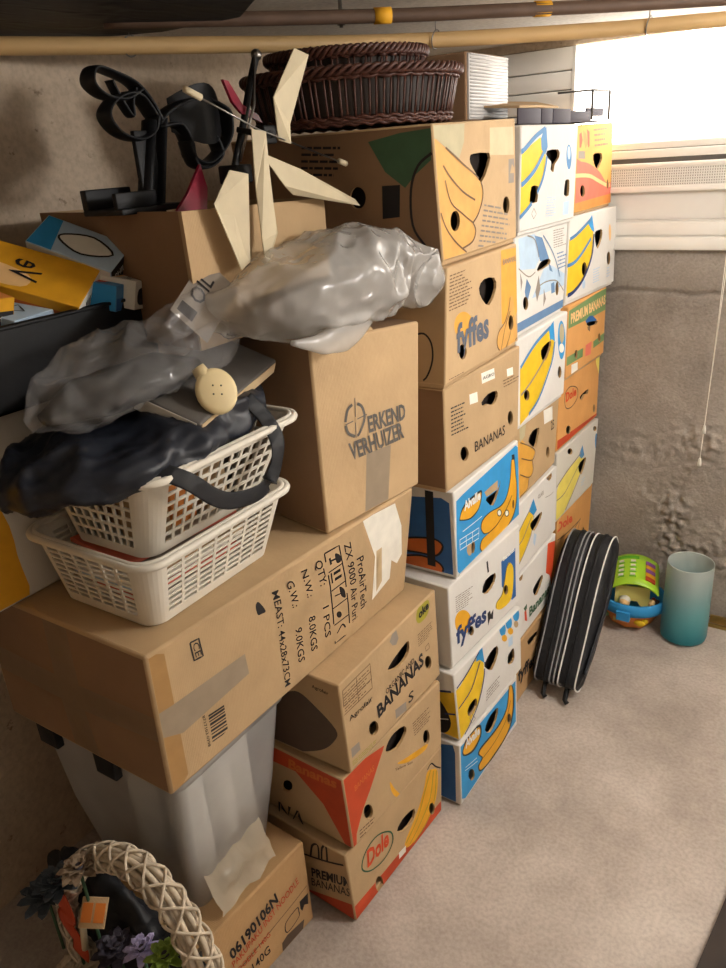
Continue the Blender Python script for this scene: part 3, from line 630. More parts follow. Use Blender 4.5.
  ('sh', 'steel', [(0.615, 0.631), (0.658, 0.596), (0.709, 0.514), (0.638, 0.548)]),
  ('sh', 'ink_grey', [(0.097, 0.653), (0.142, 0.546), (0.12, 0.453)]),
  ('sh', 'steel', [(0.214, 0.561), (0.293, 0.458), (0.225, 0.289), (0.184, 0.436)]),
  ('sh', 'steel', [(0.685, 0.394), (0.755, 0.395), (0.783, 0.277), (0.705, 0.279)]),
  ('sh', 'ink_grey', [(0.427, 0.544), (0.468, 0.396), (0.412, 0.27), (0.373, 0.386)]),
  ('sh', 'ink_grey', [(0.534, 0.379), (0.593, 0.255), (0.549, 0.176)]),
  ('st', 'ink_grey', 0.0025, [(0.434, 0.431), (0.58, 0.442), (0.771, 0.409), (0.887, 0.334), (0.979, 0.244)]),
  ('st', 'ink_grey', 0.0025, [(0.183, 0.985), (0.344, 0.92), (0.416, 0.73)]),
  ('st', 'steel', 0.003, [(0.496, 0.936), (0.71, 0.706), (0.878, 0.42)]),
  ('st', 'ink_grey', 0.0025, [(0.068, 0.691), (0.243, 0.571), (0.362, 0.593)]),
  ('ho', [(0.415, 0.639), (0.482, 0.681), (0.628, 0.671), (0.639, 0.617), (0.409, 0.587)]),
  ('hs', [(0.249, 0.299), (0.244, 0.266), (0.228, 0.245), (0.206, 0.243), (0.183, 0.259), (0.166, 0.289), (0.159, 0.325), (0.163, 0.358), (0.179, 0.378), (0.201, 0.381), (0.223, 0.366), (0.241, 0.336)]),
  ('hs', [(0.865, 0.293), (0.864, 0.256), (0.853, 0.231), (0.835, 0.226), (0.816, 0.241), (0.799, 0.273), (0.791, 0.312), (0.792, 0.349), (0.803, 0.373), (0.82, 0.379), (0.84, 0.364), (0.856, 0.333)]),
  ('ln', 'ink_grey', 8, [(0.694, 0.962), (0.973, 0.955), (0.712, 0.758)]),
  ('ln', 'steel', 5, [(0.778, 0.711), (1.002, 0.704), (0.833, 0.504)]),
 ],
},
'B3':{
 'f':[
  ('sh', 'yellow', [(0.071, 0.682), (0.339, 0.848), (0.608, 0.927), (0.723, 0.735), (0.67, 0.531), (0.436, 0.205), (0.245, 0.096), (0.088, 0.053)]),
  ('st', 'blue_mid', 0.006, [(0.076, 0.688), (0.339, 0.857), (0.624, 0.934)]),
  ('st', 'ink_grey', 0.005, [(0.097, 0.385), (0.262, 0.464), (0.513, 0.616)]),
  ('st', 'blue_mid', 0.006, [(0.723, 0.745), (0.671, 0.512), (0.436, 0.209), (0.251, 0.103)]),
  ('sh', 'blue', [(0.598, 0.93), (0.694, 0.983), (0.733, 0.741), (0.661, 0.793), (0.628, 0.786)]),
  ('ss', 'blue', [(0.972, 0.68), (0.971, 0.568), (0.945, 0.494), (0.903, 0.478), (0.856, 0.526), (0.817, 0.622), (0.796, 0.739), (0.798, 0.846), (0.823, 0.917), (0.863, 0.933), (0.909, 0.89), (0.949, 0.798)]),
  ('ss', 'leaf_faint', [(0.938, 0.766), (0.936, 0.71), (0.92, 0.675), (0.894, 0.668), (0.865, 0.693), (0.841, 0.742), (0.829, 0.801), (0.831, 0.856), (0.848, 0.891), (0.873, 0.897), (0.902, 0.874), (0.926, 0.826)]),
  ('ss', 'paper', [(0.951, 0.592), (0.945, 0.567), (0.925, 0.555), (0.896, 0.558), (0.866, 0.575), (0.843, 0.603), (0.833, 0.633), (0.838, 0.657), (0.858, 0.67), (0.887, 0.667), (0.917, 0.65), (0.94, 0.622)]),
  ('ho', [(0.44, 0.742), (0.519, 0.777), (0.635, 0.783), (0.649, 0.724), (0.594, 0.642), (0.53, 0.597), (0.462, 0.644)]),
  ('hs', [(0.917, 0.323), (0.914, 0.29), (0.899, 0.27), (0.878, 0.269), (0.854, 0.288), (0.836, 0.32), (0.827, 0.358), (0.83, 0.39), (0.844, 0.41), (0.866, 0.411), (0.889, 0.393), (0.908, 0.361)]),
  ('hs', [(0.242, 0.324), (0.237, 0.296), (0.22, 0.28), (0.197, 0.282), (0.173, 0.301), (0.154, 0.331), (0.147, 0.364), (0.152, 0.392), (0.169, 0.408), (0.192, 0.406), (0.216, 0.388), (0.235, 0.358)]),
 ],
},
'B4':{
 'f':[
  ('ss', 'orange_strip', [(0.139, 0.814), (0.303, 0.686), (0.473, 0.516), (0.427, 0.413), (0.445, 0.242), (0.37, 0.198), (0.36, 0.063), (0.214, 0.057), (0.146, 0.106)]),
  ('st', 'ink_brown', 0.0025, [(0.171, 0.791), (0.337, 0.658), (0.473, 0.516), (0.42, 0.423), (0.194, 0.576)]),
  ('st', 'ink_brown', 0.0025, [(0.42, 0.423), (0.451, 0.261), (0.368, 0.222), (0.179, 0.374)]),
  ('st', 'ink_brown', 0.0025, [(0.368, 0.222), (0.359, 0.075), (0.204, 0.064)]),
  ('sh', 'leaf_faint', [(0.158, 0.981), (0.288, 0.97), (0.257, 0.83), (0.165, 0.79)]),
  ('ho', [(0.333, 0.745), (0.412, 0.806), (0.564, 0.774), (0.537, 0.659), (0.481, 0.555), (0.353, 0.679)]),
  ('hs', [(0.834, 0.287), (0.833, 0.249), (0.821, 0.229), (0.8, 0.23), (0.778, 0.254), (0.759, 0.293), (0.75, 0.337), (0.751, 0.374), (0.763, 0.394), (0.783, 0.393), (0.806, 0.37), (0.824, 0.331)]),
  ('sh', 'paper', [(0.645, 0.955), (0.846, 0.919), (0.865, 0.728), (0.667, 0.761)]),
  ('tx', 'ink_dark', '25', [(0.833, 0.592), (0.914, 0.582), (0.819, 0.722)]),
 ],
},
'B5':{
 'f':[
  ('sh', 'yellow', [(0.058, 0.503), (0.173, 0.669), (0.363, 0.776), (0.449, 0.656), (0.39, 0.415), (0.252, 0.261), (0.082, 0.114)]),
  ('sh', 'blue', [(0.352, 0.776), (0.45, 0.883), (0.521, 0.676), (0.449, 0.644), (0.4, 0.714)]),
  ('st', 'ink_grey', 0.004, [(0.066, 0.588), (0.207, 0.69), (0.373, 0.78)]),
  ('st', 'ink_grey', 0.0035, [(0.103, 0.445), (0.229, 0.489), (0.402, 0.654)]),
  ('st', 'ink_grey', 0.004, [(0.456, 0.639), (0.39, 0.415), (0.252, 0.261), (0.116, 0.146)]),
  ('ho', [(0.386, 0.579), (0.494, 0.588), (0.629, 0.577), (0.609, 0.495), (0.47, 0.416), (0.395, 0.502)]),
  ('ho', [(0.717, 1.02), (0.841, 1.007), (0.872, 0.925), (0.81, 0.897)]),
  ('sh', 'blue_pale', [(0.463, 0.385), (0.521, 0.318), (0.499, 0.166), (0.452, 0.249)]),
  ('st', 'ink_grey', 0.0015, [(0.715, 0.721), (0.834, 0.678), (0.921, 0.668)]),
  ('tx', 'ink_grey', 'CLASS', [(0.543, 0.815), (0.675, 0.797), (0.541, 0.87)]),
 ],
},
'B6':{
 'f':[
  ('sh', 'red', [(0.797, 0.989), (1.006, 0.892), (1.113, 0.04), (1.017, 0.16), (0.91, 0.455), (0.789, 0.57)]),
  ('ho', [(0.47, 0.576), (0.577, 0.62), (0.676, 0.626), (0.708, 0.549), (0.583, 0.411), (0.5, 0.485)]),
  ('hs', [(0.228, 0.961), (0.222, 0.929), (0.202, 0.917), (0.174, 0.928), (0.146, 0.959), (0.124, 1.001), (0.115, 1.043), (0.121, 1.074), (0.141, 1.086), (0.168, 1.076), (0.196, 1.046), (0.218, 1.004)]),
  ('tx', 'leaf_dark', 'Bananas', [(0.418, 0.21), (0.92, 0.196), (0.398, 0.359)]),
  ('sh', 'red', [(0.282, 0.399), (0.325, 0.402), (0.374, 0.183), (0.308, 0.247)]),
  ('sh', 'leaf_dark', [(0.262, 0.463), (0.339, 0.469), (0.343, 0.396), (0.3, 0.39)]),
 ],
},
'B7':{
 'f':[
  ('ho', [(0.348, 0.864), (0.469, 0.853), (0.59, 0.803), (0.602, 0.727), (0.408, 0.741)]),
  ('tx', 'ink_dark', 'fyffes', [(0.153, 0.391), (0.533, 0.322), (0.148, 0.591)]),
 ],
},
'C1':{
 'f':[
  ('ss', 'red_pale', [(-0.093, 0.611), (0.12, 0.602), (0.344, 0.557), (0.631, 0.437), (0.832, 0.305), (1.083, 0.263), (1.08, -0.048), (-0.026, -0.023)]),
  ('sh', 'orange', [(-0.044, 0.145), (1.065, 0.157), (1.079, -0.028), (-0.026, -0.023)]),
  ('st', 'orange_pale', 0.008, [(-0.014, 0.457), (0.312, 0.429), (0.544, 0.359), (0.835, 0.272), (0.958, 0.264)]),
  ('ho', [(0.417, 0.658), (0.517, 0.671), (0.65, 0.661), (0.674, 0.597), (0.6, 0.525), (0.533, 0.488), (0.444, 0.555)]),
  ('hs', [(0.235, 0.261), (0.231, 0.227), (0.213, 0.204), (0.185, 0.198), (0.156, 0.21), (0.134, 0.237), (0.123, 0.273), (0.127, 0.306), (0.145, 0.33), (0.172, 0.336), (0.201, 0.324), (0.224, 0.297)]),
  ('hs', [(0.903, 0.279), (0.901, 0.25), (0.892, 0.23), (0.878, 0.224), (0.862, 0.233), (0.85, 0.255), (0.844, 0.284), (0.845, 0.313), (0.854, 0.334), (0.869, 0.34), (0.884, 0.331), (0.896, 0.309)]),
  ('sh', 'red', [(0.047, 0.897), (0.097, 0.924), (0.14, 0.837), (0.105, 0.755), (0.061, 0.757)]),
  ('sh', 'orange', [(0.139, 0.941), (0.223, 0.9), (0.279, 0.783), (0.216, 0.739), (0.163, 0.827)]),
  ('sh', 'red', [(0.241, 0.947), (0.311, 0.915), (0.316, 0.762), (0.282, 0.745)]),
  ('ln', 'red_pale', 4, [(0.422, 0.959), (0.906, 0.963), (0.443, 0.727)]),
  ('sh', 'ink_grey', [(0.044, 0.721), (0.205, 0.712), (0.213, 0.627), (0.043, 0.638)]),
 ],
},
'C2':{
 'f':[
  ('sh', 'yellow', [(-0.076, 0.74), (0.136, 0.777), (0.357, 0.876), (0.468, 0.779), (0.458, 0.484), (0.311, 0.245), (0.13, 0.131), (-0.044, 0.113)]),
  ('sh', 'blue', [(0.349, 0.893), (0.442, 0.966), (0.491, 0.755), (0.425, 0.796)]),
  ('st', 'blue_mid', 0.006, [(-0.061, 0.746), (0.136, 0.786), (0.421, 0.925)]),
  ('st', 'blue_mid', 0.006, [(-0.036, 0.466), (0.161, 0.492), (0.423, 0.697)]),
  ('st', 'ink_navy', 0.007, [(0.479, 0.737), (0.458, 0.484), (0.311, 0.245), (0.13, 0.131), (-0.045, 0.123)]),
  ('ho', [(0.505, 0.753), (0.592, 0.768), (0.666, 0.756), (0.663, 0.655), (0.586, 0.544), (0.522, 0.64)]),
  ('hs', [(0.888, 0.365), (0.886, 0.324), (0.873, 0.297), (0.853, 0.29), (0.831, 0.306), (0.813, 0.34), (0.804, 0.382), (0.806, 0.423), (0.819, 0.451), (0.839, 0.458), (0.861, 0.442), (0.879, 0.408)]),
  ('hs', [(0.369, 0.347), (0.365, 0.308), (0.349, 0.282), (0.325, 0.277), (0.299, 0.293), (0.278, 0.328), (0.268, 0.37), (0.271, 0.409), (0.287, 0.435), (0.311, 0.441), (0.337, 0.424), (0.358, 0.39)]),
  ('ln', 'blue_pale', 6, [(0.507, 0.316), (0.677, 0.318), (0.523, 0.126)]),
  ('ln', 'blue_pale', 4, [(0.817, 0.267), (0.892, 0.271), (0.817, 0.124)]),
  ('ss', 'blue_pale', [(0.364, 0.166), (0.362, 0.139), (0.353, 0.122), (0.338, 0.119), (0.323, 0.13), (0.31, 0.152), (0.304, 0.181), (0.305, 0.207), (0.315, 0.224), (0.329, 0.228), (0.345, 0.217), (0.358, 0.194)]),
  ('ss', 'orange_pale', [(0.881, 0.689), (0.881, 0.637), (0.873, 0.6), (0.859, 0.589), (0.842, 0.606), (0.828, 0.646), (0.819, 0.7), (0.819, 0.752), (0.827, 0.788), (0.841, 0.8), (0.858, 0.784), (0.873, 0.743)]),
 ],
},
'C3':{
 'f':[
  ('sh', 'green_print', [(-0.096, 0.936), (1.069, 1.006), (1.104, 0.67), (-0.078, 0.713)]),
  ('tx', 'orange_pale', 'PREMIUM BANANAS', [(0.061, 0.763), (0.974, 0.768), (0.049, 0.892)]),
  ('sh', 'green_print', [(-0.066, 0.331), (0.385, 0.328), (0.396, 0.2), (-0.056, 0.213)]),
  ('sh', 'green_print', [(0.671, 0.318), (0.993, 0.342), (1.005, 0.229), (0.681, 0.216)]),
  ('sh', 'blue_deep', [(0.416, 0.69), (0.521, 0.726), (0.612, 0.703), (0.743, 0.6), (0.645, 0.589), (0.465, 0.622)]),
  ('ho', [(0.454, 0.648), (0.619, 0.625), (0.764, 0.575), (0.703, 0.547), (0.504, 0.587)]),
  ('sh', 'ink_brown', [(0.468, 0.594), (0.557, 0.577), (0.556, 0.496), (0.495, 0.539)]),
  ('sh', 'red_pale', [(0.448, 0.343), (0.624, 0.339), (0.624, 0.151), (0.463, 0.176)]),
  ('hs', [(0.254, 0.283), (0.252, 0.252), (0.242, 0.233), (0.225, 0.23), (0.207, 0.245), (0.193, 0.273), (0.185, 0.307), (0.187, 0.338), (0.197, 0.358), (0.214, 0.36), (0.232, 0.346), (0.246, 0.317)]),
  ('hs', [(0.879, 0.3), (0.878, 0.267), (0.866, 0.247), (0.848, 0.244), (0.827, 0.26), (0.811, 0.29), (0.802, 0.326), (0.804, 0.359), (0.816, 0.379), (0.834, 0.382), (0.854, 0.367), (0.871, 0.337)]),
  ('sh', 'paper', [(0.126, 0.185), (0.276, 0.168), (0.297, 0.031), (0.139, 0.039)]),
 ],
},
'C4':{
 'f':[
  ('ss', 'yellow_pale', [(0.885, 0.976), (1.068, 1.012), (1.204, -0.286), (1.019, 0.084), (1.044, 0.553)]),
  ('sh', 'red_deep', [(-0.101, 0.192), (1.167, 0.066), (1.183, -0.079), (-0.091, -0.0)]),
  ('tx', 'red', 'Dole', [(0.155, 0.657), (0.404, 0.647), (0.147, 0.785)]),
  ('st', 'ink_brown', 0.0025, [(0.13, 0.765), (0.236, 0.834), (0.416, 0.745), (0.428, 0.595), (0.296, 0.524), (0.16, 0.577), (0.13, 0.765)]),
  ('ho', [(0.49, 0.574), (0.57, 0.604), (0.706, 0.602), (0.686, 0.535), (0.607, 0.563), (0.536, 0.509)]),
  ('hs', [(0.308, 0.179), (0.302, 0.151), (0.282, 0.138), (0.252, 0.146), (0.222, 0.171), (0.199, 0.206), (0.189, 0.243), (0.195, 0.271), (0.215, 0.283), (0.244, 0.277), (0.274, 0.252), (0.298, 0.217)]),
  ('hs', [(0.938, 0.191), (0.937, 0.158), (0.926, 0.139), (0.91, 0.138), (0.892, 0.155), (0.878, 0.187), (0.87, 0.223), (0.871, 0.256), (0.881, 0.275), (0.897, 0.276), (0.915, 0.259), (0.93, 0.228)]),
 ],
},
'C5':{
 'f':[
  ('sh', 'yellow_pale', [(-0.052, 0.367), (0.072, 0.576), (0.223, 0.629), (0.54, 0.69), (0.659, 0.581), (0.571, 0.411), (0.378, 0.198), (0.101, -0.028), (-0.042, 0.045)]),
  ('sh', 'blue_mid', [(0.505, 0.713), (0.593, 0.814), (0.656, 0.639), (0.582, 0.619)]),
  ('st', 'ink_grey', 0.004, [(-0.002, 0.539), (0.223, 0.629), (0.557, 0.727)]),
  ('st', 'ink_grey', 0.003, [(0.006, 0.343), (0.201, 0.356), (0.532, 0.577)]),
  ('st', 'ink_grey', 0.004, [(0.645, 0.516), (0.572, 0.398), (0.378, 0.192), (0.122, -0.029)]),
  ('ho', [(0.511, 0.569), (0.615, 0.59), (0.708, 0.577), (0.692, 0.497), (0.618, 0.377), (0.54, 0.463)]),
  ('ss', 'blue_mid', [(1.037, 0.639), (1.043, 0.574), (1.034, 0.531), (1.014, 0.524), (0.988, 0.554), (0.964, 0.613), (0.947, 0.683), (0.942, 0.746), (0.95, 0.786), (0.969, 0.794), (0.994, 0.766), (1.019, 0.71)]),
  ('hs', [(0.347, 0.852), (0.341, 0.833), (0.321, 0.826), (0.293, 0.835), (0.265, 0.855), (0.243, 0.882), (0.234, 0.909), (0.24, 0.927), (0.259, 0.933), (0.286, 0.926), (0.315, 0.906), (0.337, 0.879)]),
  ('hs', [(0.956, 0.87), (0.953, 0.854), (0.938, 0.847), (0.915, 0.853), (0.89, 0.869), (0.87, 0.891), (0.861, 0.914), (0.864, 0.93), (0.879, 0.936), (0.902, 0.931), (0.927, 0.915), (0.947, 0.893)]),
  ('ln', 'blue_pale', 3, [(0.627, 0.304), (0.716, 0.304), (0.619, 0.181)]),
 ],
},
'C6':{
 'f':[
  ('tx', 'red', 'Dole', [(-0.012, 0.823), (0.397, 0.718), (-0.021, 0.976)]),
  ('st', 'ink_brown', 0.003, [(0.006, 0.674), (0.21, 0.619), (0.656, 0.578)]),
  ('st', 'ink_brown', 0.003, [(0.476, 0.549), (0.634, 0.587), (0.565, 0.403), (0.476, 0.549)]),
  ('hs', [(0.836, 0.251), (0.834, 0.228), (0.822, 0.219), (0.802, 0.227), (0.781, 0.249), (0.763, 0.279), (0.755, 0.31), (0.757, 0.333), (0.769, 0.341), (0.788, 0.334), (0.809, 0.313), (0.827, 0.282)]),
  ('hs', [(0.286, 0.257), (0.283, 0.235), (0.272, 0.226), (0.255, 0.234), (0.237, 0.255), (0.222, 0.283), (0.216, 0.312), (0.218, 0.334), (0.23, 0.342), (0.247, 0.335), (0.265, 0.315), (0.279, 0.286)]),
  ('sh', 'orange_deep', [(-0.054, 0.176), (0.816, 0.032), (0.843, -0.181), (-0.044, -0.015)]),
 ],
},
'C7':{
 'f':[
  ('sh', 'leaf_dark', [(0.035, 1.007), (0.509, 0.871), (0.523, 0.704), (0.046, 0.822)]),
 ],
},
'S1':{
 'f':[
  ('ho', [(0.431, 0.691), (0.473, 0.721), (0.518, 0.74), (0.64, 0.771), (0.666, 0.736), (0.65, 0.646), (0.582, 0.606), (0.516, 0.612), (0.447, 0.658)]),
  ('hs', [(0.289, 0.192), (0.279, 0.16), (0.259, 0.152), (0.235, 0.169), (0.214, 0.207), (0.201, 0.254), (0.199, 0.299), (0.209, 0.33), (0.228, 0.338), (0.252, 0.322), (0.273, 0.285), (0.287, 0.238)]),
  ('hs', [(0.905, 0.273), (0.897, 0.242), (0.881, 0.23), (0.861, 0.241), (0.842, 0.272), (0.83, 0.313), (0.828, 0.355), (0.835, 0.385), (0.851, 0.397), (0.871, 0.386), (0.89, 0.356), (0.902, 0.315)]),
  ('tx', 'ink_dark', 'BANANAS ', [(0.293, 0.306), (0.811, 0.358), (0.282, 0.449)]),
  ('tx', 'ink_dark', 'ORGANIC AND', [(0.387, 0.46), (0.7, 0.491), (0.383, 0.518)]),
  ('ss', 'olive', [(0.764, 0.891), (0.796, 0.983), (0.903, 0.974), (0.923, 0.901), (0.886, 0.822), (0.798, 0.822)]),
  ('tx', 'ink_dark', 'oke', [(0.792, 0.872), (0.91, 0.886), (0.79, 0.954)]),
  ('st', 'ink_brown', 0.0018, [(0.025, 0.922), (0.277, 0.919), (0.269, 0.669), (0.013, 0.678), (0.025, 0.922)]),
  ('st', 'ink_brown', 0.0015, [(0.024, 0.844), (0.274, 0.84)]),
  ('st', 'ink_brown', 0.0015, [(0.018, 0.768), (0.272, 0.763)]),
  ('st', 'ink_brown', 0.0015, [(0.148, 0.912), (0.139, 0.674)]),
  ('ln', 'ink_brown', 7, [(0.029, 0.887), (0.264, 0.884), (0.023, 0.687)]),
  ('tx', 'ink_dark', 'Agrofair', [(0.048, 0.566), (0.257, 0.554), (0.047, 0.618)]),
  ('sh', 'ink_grey', [(0.467, 0.188), (0.588, 0.152), (0.586, 0.051), (0.468, 0.082)]),
  ('tx', 'ink_dark', 'S', [(0.609, 0.1), (0.668, 0.098), (0.614, 0.21)]),
  ('sh', 'ink_grey', [(0.477, 0.936), (0.523, 1.007), (0.551, 0.998), (0.566, 0.884), (0.537, 0.845), (0.501, 0.872)]),
  ('ln', 'ink_brown', 6, [(0.76, 0.734), (0.945, 0.717), (0.76, 0.591)]),
  ('sh', 'ink_grey', [(0.032, 0.278), (0.106, 0.266), (0.11, 0.169), (0.031, 0.172)]),
  ('ln', 'olive', 3, [(0.027, 0.142), (0.268, 0.102), (0.028, 0.082)]),
  ('st', 'ink_brown', 0.0015, [(0.839, 0.513), (0.882, 0.521), (0.889, 0.457), (0.846, 0.463), (0.839, 0.513)]),
 ],
 's':[
  ('ss', 'picture_dark', [(0.615, 0.559), (0.703, 0.694), (0.782, 0.766), (0.861, 0.674), (0.954, 0.497), (0.941, 0.36), (0.853, 0.165), (0.69, 0.008), (0.565, 0.024)]),
  ('tx', 'ink_dark', 'Agrofair', [(0.862, 0.878), (0.944, 0.863), (0.862, 0.914)]),
 ],
 't':[
  ('st', 'ink_dark', 0.003, [(0.468, 0.147), (0.529, 0.16), (0.566, 0.135), (0.526, 0.104), (0.47, 0.1), (0.446, 0.123), (0.468, 0.147)]),
  ('st', 'ink_dark', 0.0035, [(0.5, 0.145), (0.514, 0.137)]),
  ('st', 'ink_dark', 0.0035, [(0.524, 0.131), (0.535, 0.123)]),
  ('st', 'ink_dark', 0.005, [(0.715, 0.158), (0.723, 0.03)]),
  ('st', 'ink_dark', 0.003, [(0.732, 0.156), (0.74, 0.028)]),
  ('st', 'ink_brown', 0.003, [(0.873, 0.16), (0.921, 0.138), (0.896, 0.096), (0.848, 0.118), (0.873, 0.16)]),
  ('ln', 'ink_brown', 6, [(0.178, 0.141), (0.203, 0.064), (0.072, 0.088)]),
 ],
},
'S2':{
 'f':[
  ('sh', 'red_deep', [(-0.01, 1.079), (0.385, 0.899), (0.208, 0.541), (0.129, 0.396), (0.049, 0.175), (0.014, -0.139), (-0.039, -0.014)]),
  ('ss', 'yellow_deep', [(0.486, 0.501), (0.574, 0.453), (0.666, 0.403), (0.822, 0.311), (0.799, 0.258), (0.694, 0.298), (0.57, 0.386)]),
  ('ss', 'yellow_deep', [(0.4, 0.366), (0.437, 0.21), (0.499, 0.011), (0.444, 0.074), (0.403, 0.232)]),
  ('ho', [(0.391, 0.828), (0.426, 0.897), (0.485, 0.928), (0.584, 0.891), (0.599, 0.785), (0.504, 0.696), (0.403, 0.77)]),
  ('hs', [(0.214, 0.222), (0.204, 0.183), (0.186, 0.173), (0.165, 0.195), (0.146, 0.242), (0.135, 0.302), (0.134, 0.357), (0.143, 0.395), (0.16, 0.405), (0.181, 0.385), (0.2, 0.339), (0.212, 0.279)]),
  ('hs', [(0.852, 0.374), (0.845, 0.33), (0.829, 0.312), (0.809, 0.325), (0.79, 0.365), (0.777, 0.421), (0.774, 0.478), (0.782, 0.521), (0.797, 0.539), (0.817, 0.527), (0.835, 0.488), (0.848, 0.432)]),
  ('ln', 'ink_brown', 6, [(0.665, 0.824), (0.871, 0.817), (0.677, 0.616)]),
  ('ln', 'ink_brown', 4, [(0.076, 0.187), (0.257, 0.14), (0.068, 0.015)]),
  ('tx', 'ink_brown', 'Yellow Sun', [(0.452, 0.439), (0.638, 0.288), (0.455, 0.476)]),
  ('tx', 'orange_deep', 'BANANAS', [(0.084, 0.72), (0.264, 0.739), (0.085, 0.791)]),
 ],
 's':[
  ('sh', 'red_deep', [(0.457, 0.938), (1.009, 1.095), (0.999, -0.149), (0.96, 0.039), (0.864, 0.502), (0.728, 0.792), (0.439, 0.763)]),
  ('tx', 'orange_deep', 'Bananas', [(0.689, 0.802), (0.961, 0.846), (0.699, 0.928)]),
  ('hs', [(0.689, 0.539), (0.681, 0.487), (0.665, 0.436), (0.646, 0.401), (0.629, 0.391), (0.619, 0.409), (0.618, 0.45), (0.627, 0.503), (0.643, 0.553), (0.662, 0.588), (0.679, 0.597), (0.689, 0.579)]),
  ('tx', 'ink_dark', 'NA', [(0.552, -0.086), (0.717, -0.061), (0.57, 0.156)]),
 ],
},
'S3':{
 'f':[
  ('sh', 'red_deep', [(0.011, 0.247), (1.039, 0.192), (1.06, -0.136), (0.118, -0.241), (-0.014, -0.013)]),
  ('tx', 'red', 'Dole', [(0.158, 0.562), (0.373, 0.536), (0.171, 0.768)]),
  ('st', 'leaf_dark', 0.003, [(0.112, 0.629), (0.165, 0.787), (0.285, 0.803), (0.401, 0.658), (0.405, 0.489), (0.312, 0.404), (0.178, 0.477), (0.112, 0.629)]),
  ('ss', 'yellow_deep', [(0.822, 0.866), (0.889, 0.816), (0.947, 0.698), (0.926, 0.335), (0.779, 0.125), (0.6, 0.121), (0.534, 0.26), (0.686, 0.486), (0.774, 0.679)]),
  ('st', 'olive', 0.0025, [(0.862, 0.851), (0.791, 0.656), (0.69, 0.397), (0.546, 0.248)]),
  ('st', 'olive', 0.0025, [(0.895, 0.787), (0.845, 0.454), (0.719, 0.265), (0.591, 0.162)]),
  ('st', 'olive', 0.0025, [(0.93, 0.742), (0.897, 0.335), (0.779, 0.147), (0.639, 0.098)]),
  ('st', 'ink_dark', 0.003, [(0.823, 0.903), (0.87, 0.928), (0.923, 0.809), (0.983, 0.703)]),
  ('ho', [(0.463, 0.575), (0.503, 0.631), (0.558, 0.644), (0.657, 0.592), (0.646, 0.466), (0.531, 0.46)]),
  ('hs', [(0.288, 0.066), (0.279, 0.021), (0.262, 0.009), (0.241, 0.033), (0.223, 0.086), (0.213, 0.153), (0.212, 0.216), (0.221, 0.259), (0.238, 0.272), (0.257, 0.25), (0.275, 0.199), (0.287, 0.132)]),
  ('hs', [(0.907, 0.199), (0.901, 0.161), (0.888, 0.148), (0.869, 0.164), (0.852, 0.204), (0.84, 0.256), (0.836, 0.308), (0.841, 0.344), (0.854, 0.357), (0.872, 0.343), (0.889, 0.305), (0.902, 0.252)]),
  ('sh', 'paper', [(0.466, 0.235), (0.545, 0.216), (0.547, 0.115), (0.47, 0.131)]),
  ('ln', 'orange', 2, [(0.141, 0.038), (0.635, -0.017), (0.139, -0.05)]),
 ],
 's':[
  ('sh', 'red_deep', [(0.663, 0.044), (1.035, 0.316), (1.017, 0.008), (0.641, -0.215)]),
  ('tx', 'ink_dark', 'PREMIUM', [(0.761, 0.375), (1.001, 0.561), (0.768, 0.512)]),
  ('tx', 'ink_dark', 'BANANAS', [(0.747, 0.209), (0.99, 0.406), (0.754, 0.34)]),
  ('st', 'ink_dark', 0.004, [(0.715, 0.654), (0.89, 0.766), (1.05, 0.923)]),
  ('st', 'ink_dark', 0.004, [(0.777, 0.681), (0.801, 0.877), (0.838, 0.929), (0.83, 0.717)]),
  ('st', 'ink_dark', 0.004, [(0.846, 0.721), (0.862, 0.923), (0.89, 0.983), (0.881, 0.753)]),
 ],
},
'LB':{
 'f':[
  ('tx', 'ink_dark', 'MEAST: 44x28x73CM', [(0.374, 0.896), (0.397, 0.079), (0.397, 0.886)]),
  ('tx', 'ink_dark', 'G.W.:', [(0.426, 0.899), (0.439, 0.683), (0.451, 0.888)]),
  ('tx', 'ink_dark', '9.0KGS', [(0.446, 0.501), (0.453, 0.198), (0.472, 0.48)]),
  ('tx', 'ink_dark', 'N.W.:', [(0.482, 0.908), (0.497, 0.68), (0.506, 0.899)]),
  ('tx', 'ink_dark', '8.0KGS', [(0.5, 0.512), (0.507, 0.201), (0.527, 0.495)]),
  ('tx', 'ink_dark', 'QTY:', [(0.537, 0.909), (0.551, 0.696), (0.565, 0.898)]),
  ('tx', 'ink_dark', '1 PCS', [(0.559, 0.505), (0.569, 0.217), (0.585, 0.492)]),
  ('tx', 'ink_dark', 'ZX 9000 Air Purif', [(0.661, 0.89), (0.703, 0.12), (0.69, 0.884)]),
  ('tx', 'ink_dark', 'ProAirTech', [(0.713, 0.706), (0.742, 0.203), (0.745, 0.7)]),
  ('st', 'ink_dark', 0.0025, [(0.578, 0.922), (0.64, 0.911), (0.693, 0.073), (0.619, 0.079), (0.578, 0.922)]),
  ('st', 'ink_dark', 0.002, [(0.588, 0.758), (0.65, 0.754)]),
  ('st', 'ink_dark', 0.002, [(0.597, 0.591), (0.66, 0.592)]),
  ('st', 'ink_dark', 0.002, [(0.604, 0.426), (0.67, 0.423)]),
  ('st', 'ink_dark', 0.002, [(0.611, 0.264), (0.681, 0.256)]),
  ('ss', 'ink_dark', [(0.622, 0.865), (0.641, 0.833), (0.645, 0.778), (0.626, 0.788)]),
  ('st', 'ink_dark', 0.003, [(0.597, 0.837), (0.626, 0.824)]),
  ('st', 'ink_dark', 0.004, [(0.597, 0.863), (0.601, 0.807)]),
  ('st', 'ink_dark', 0.005, [(0.609, 0.719), (0.639, 0.714)]),
  ('st', 'ink_dark', 0.005, [(0.613, 0.667), (0.643, 0.661)]),
  ('st', 'ink_dark', 0.003, [(0.598, 0.74), (0.602, 0.651)]),
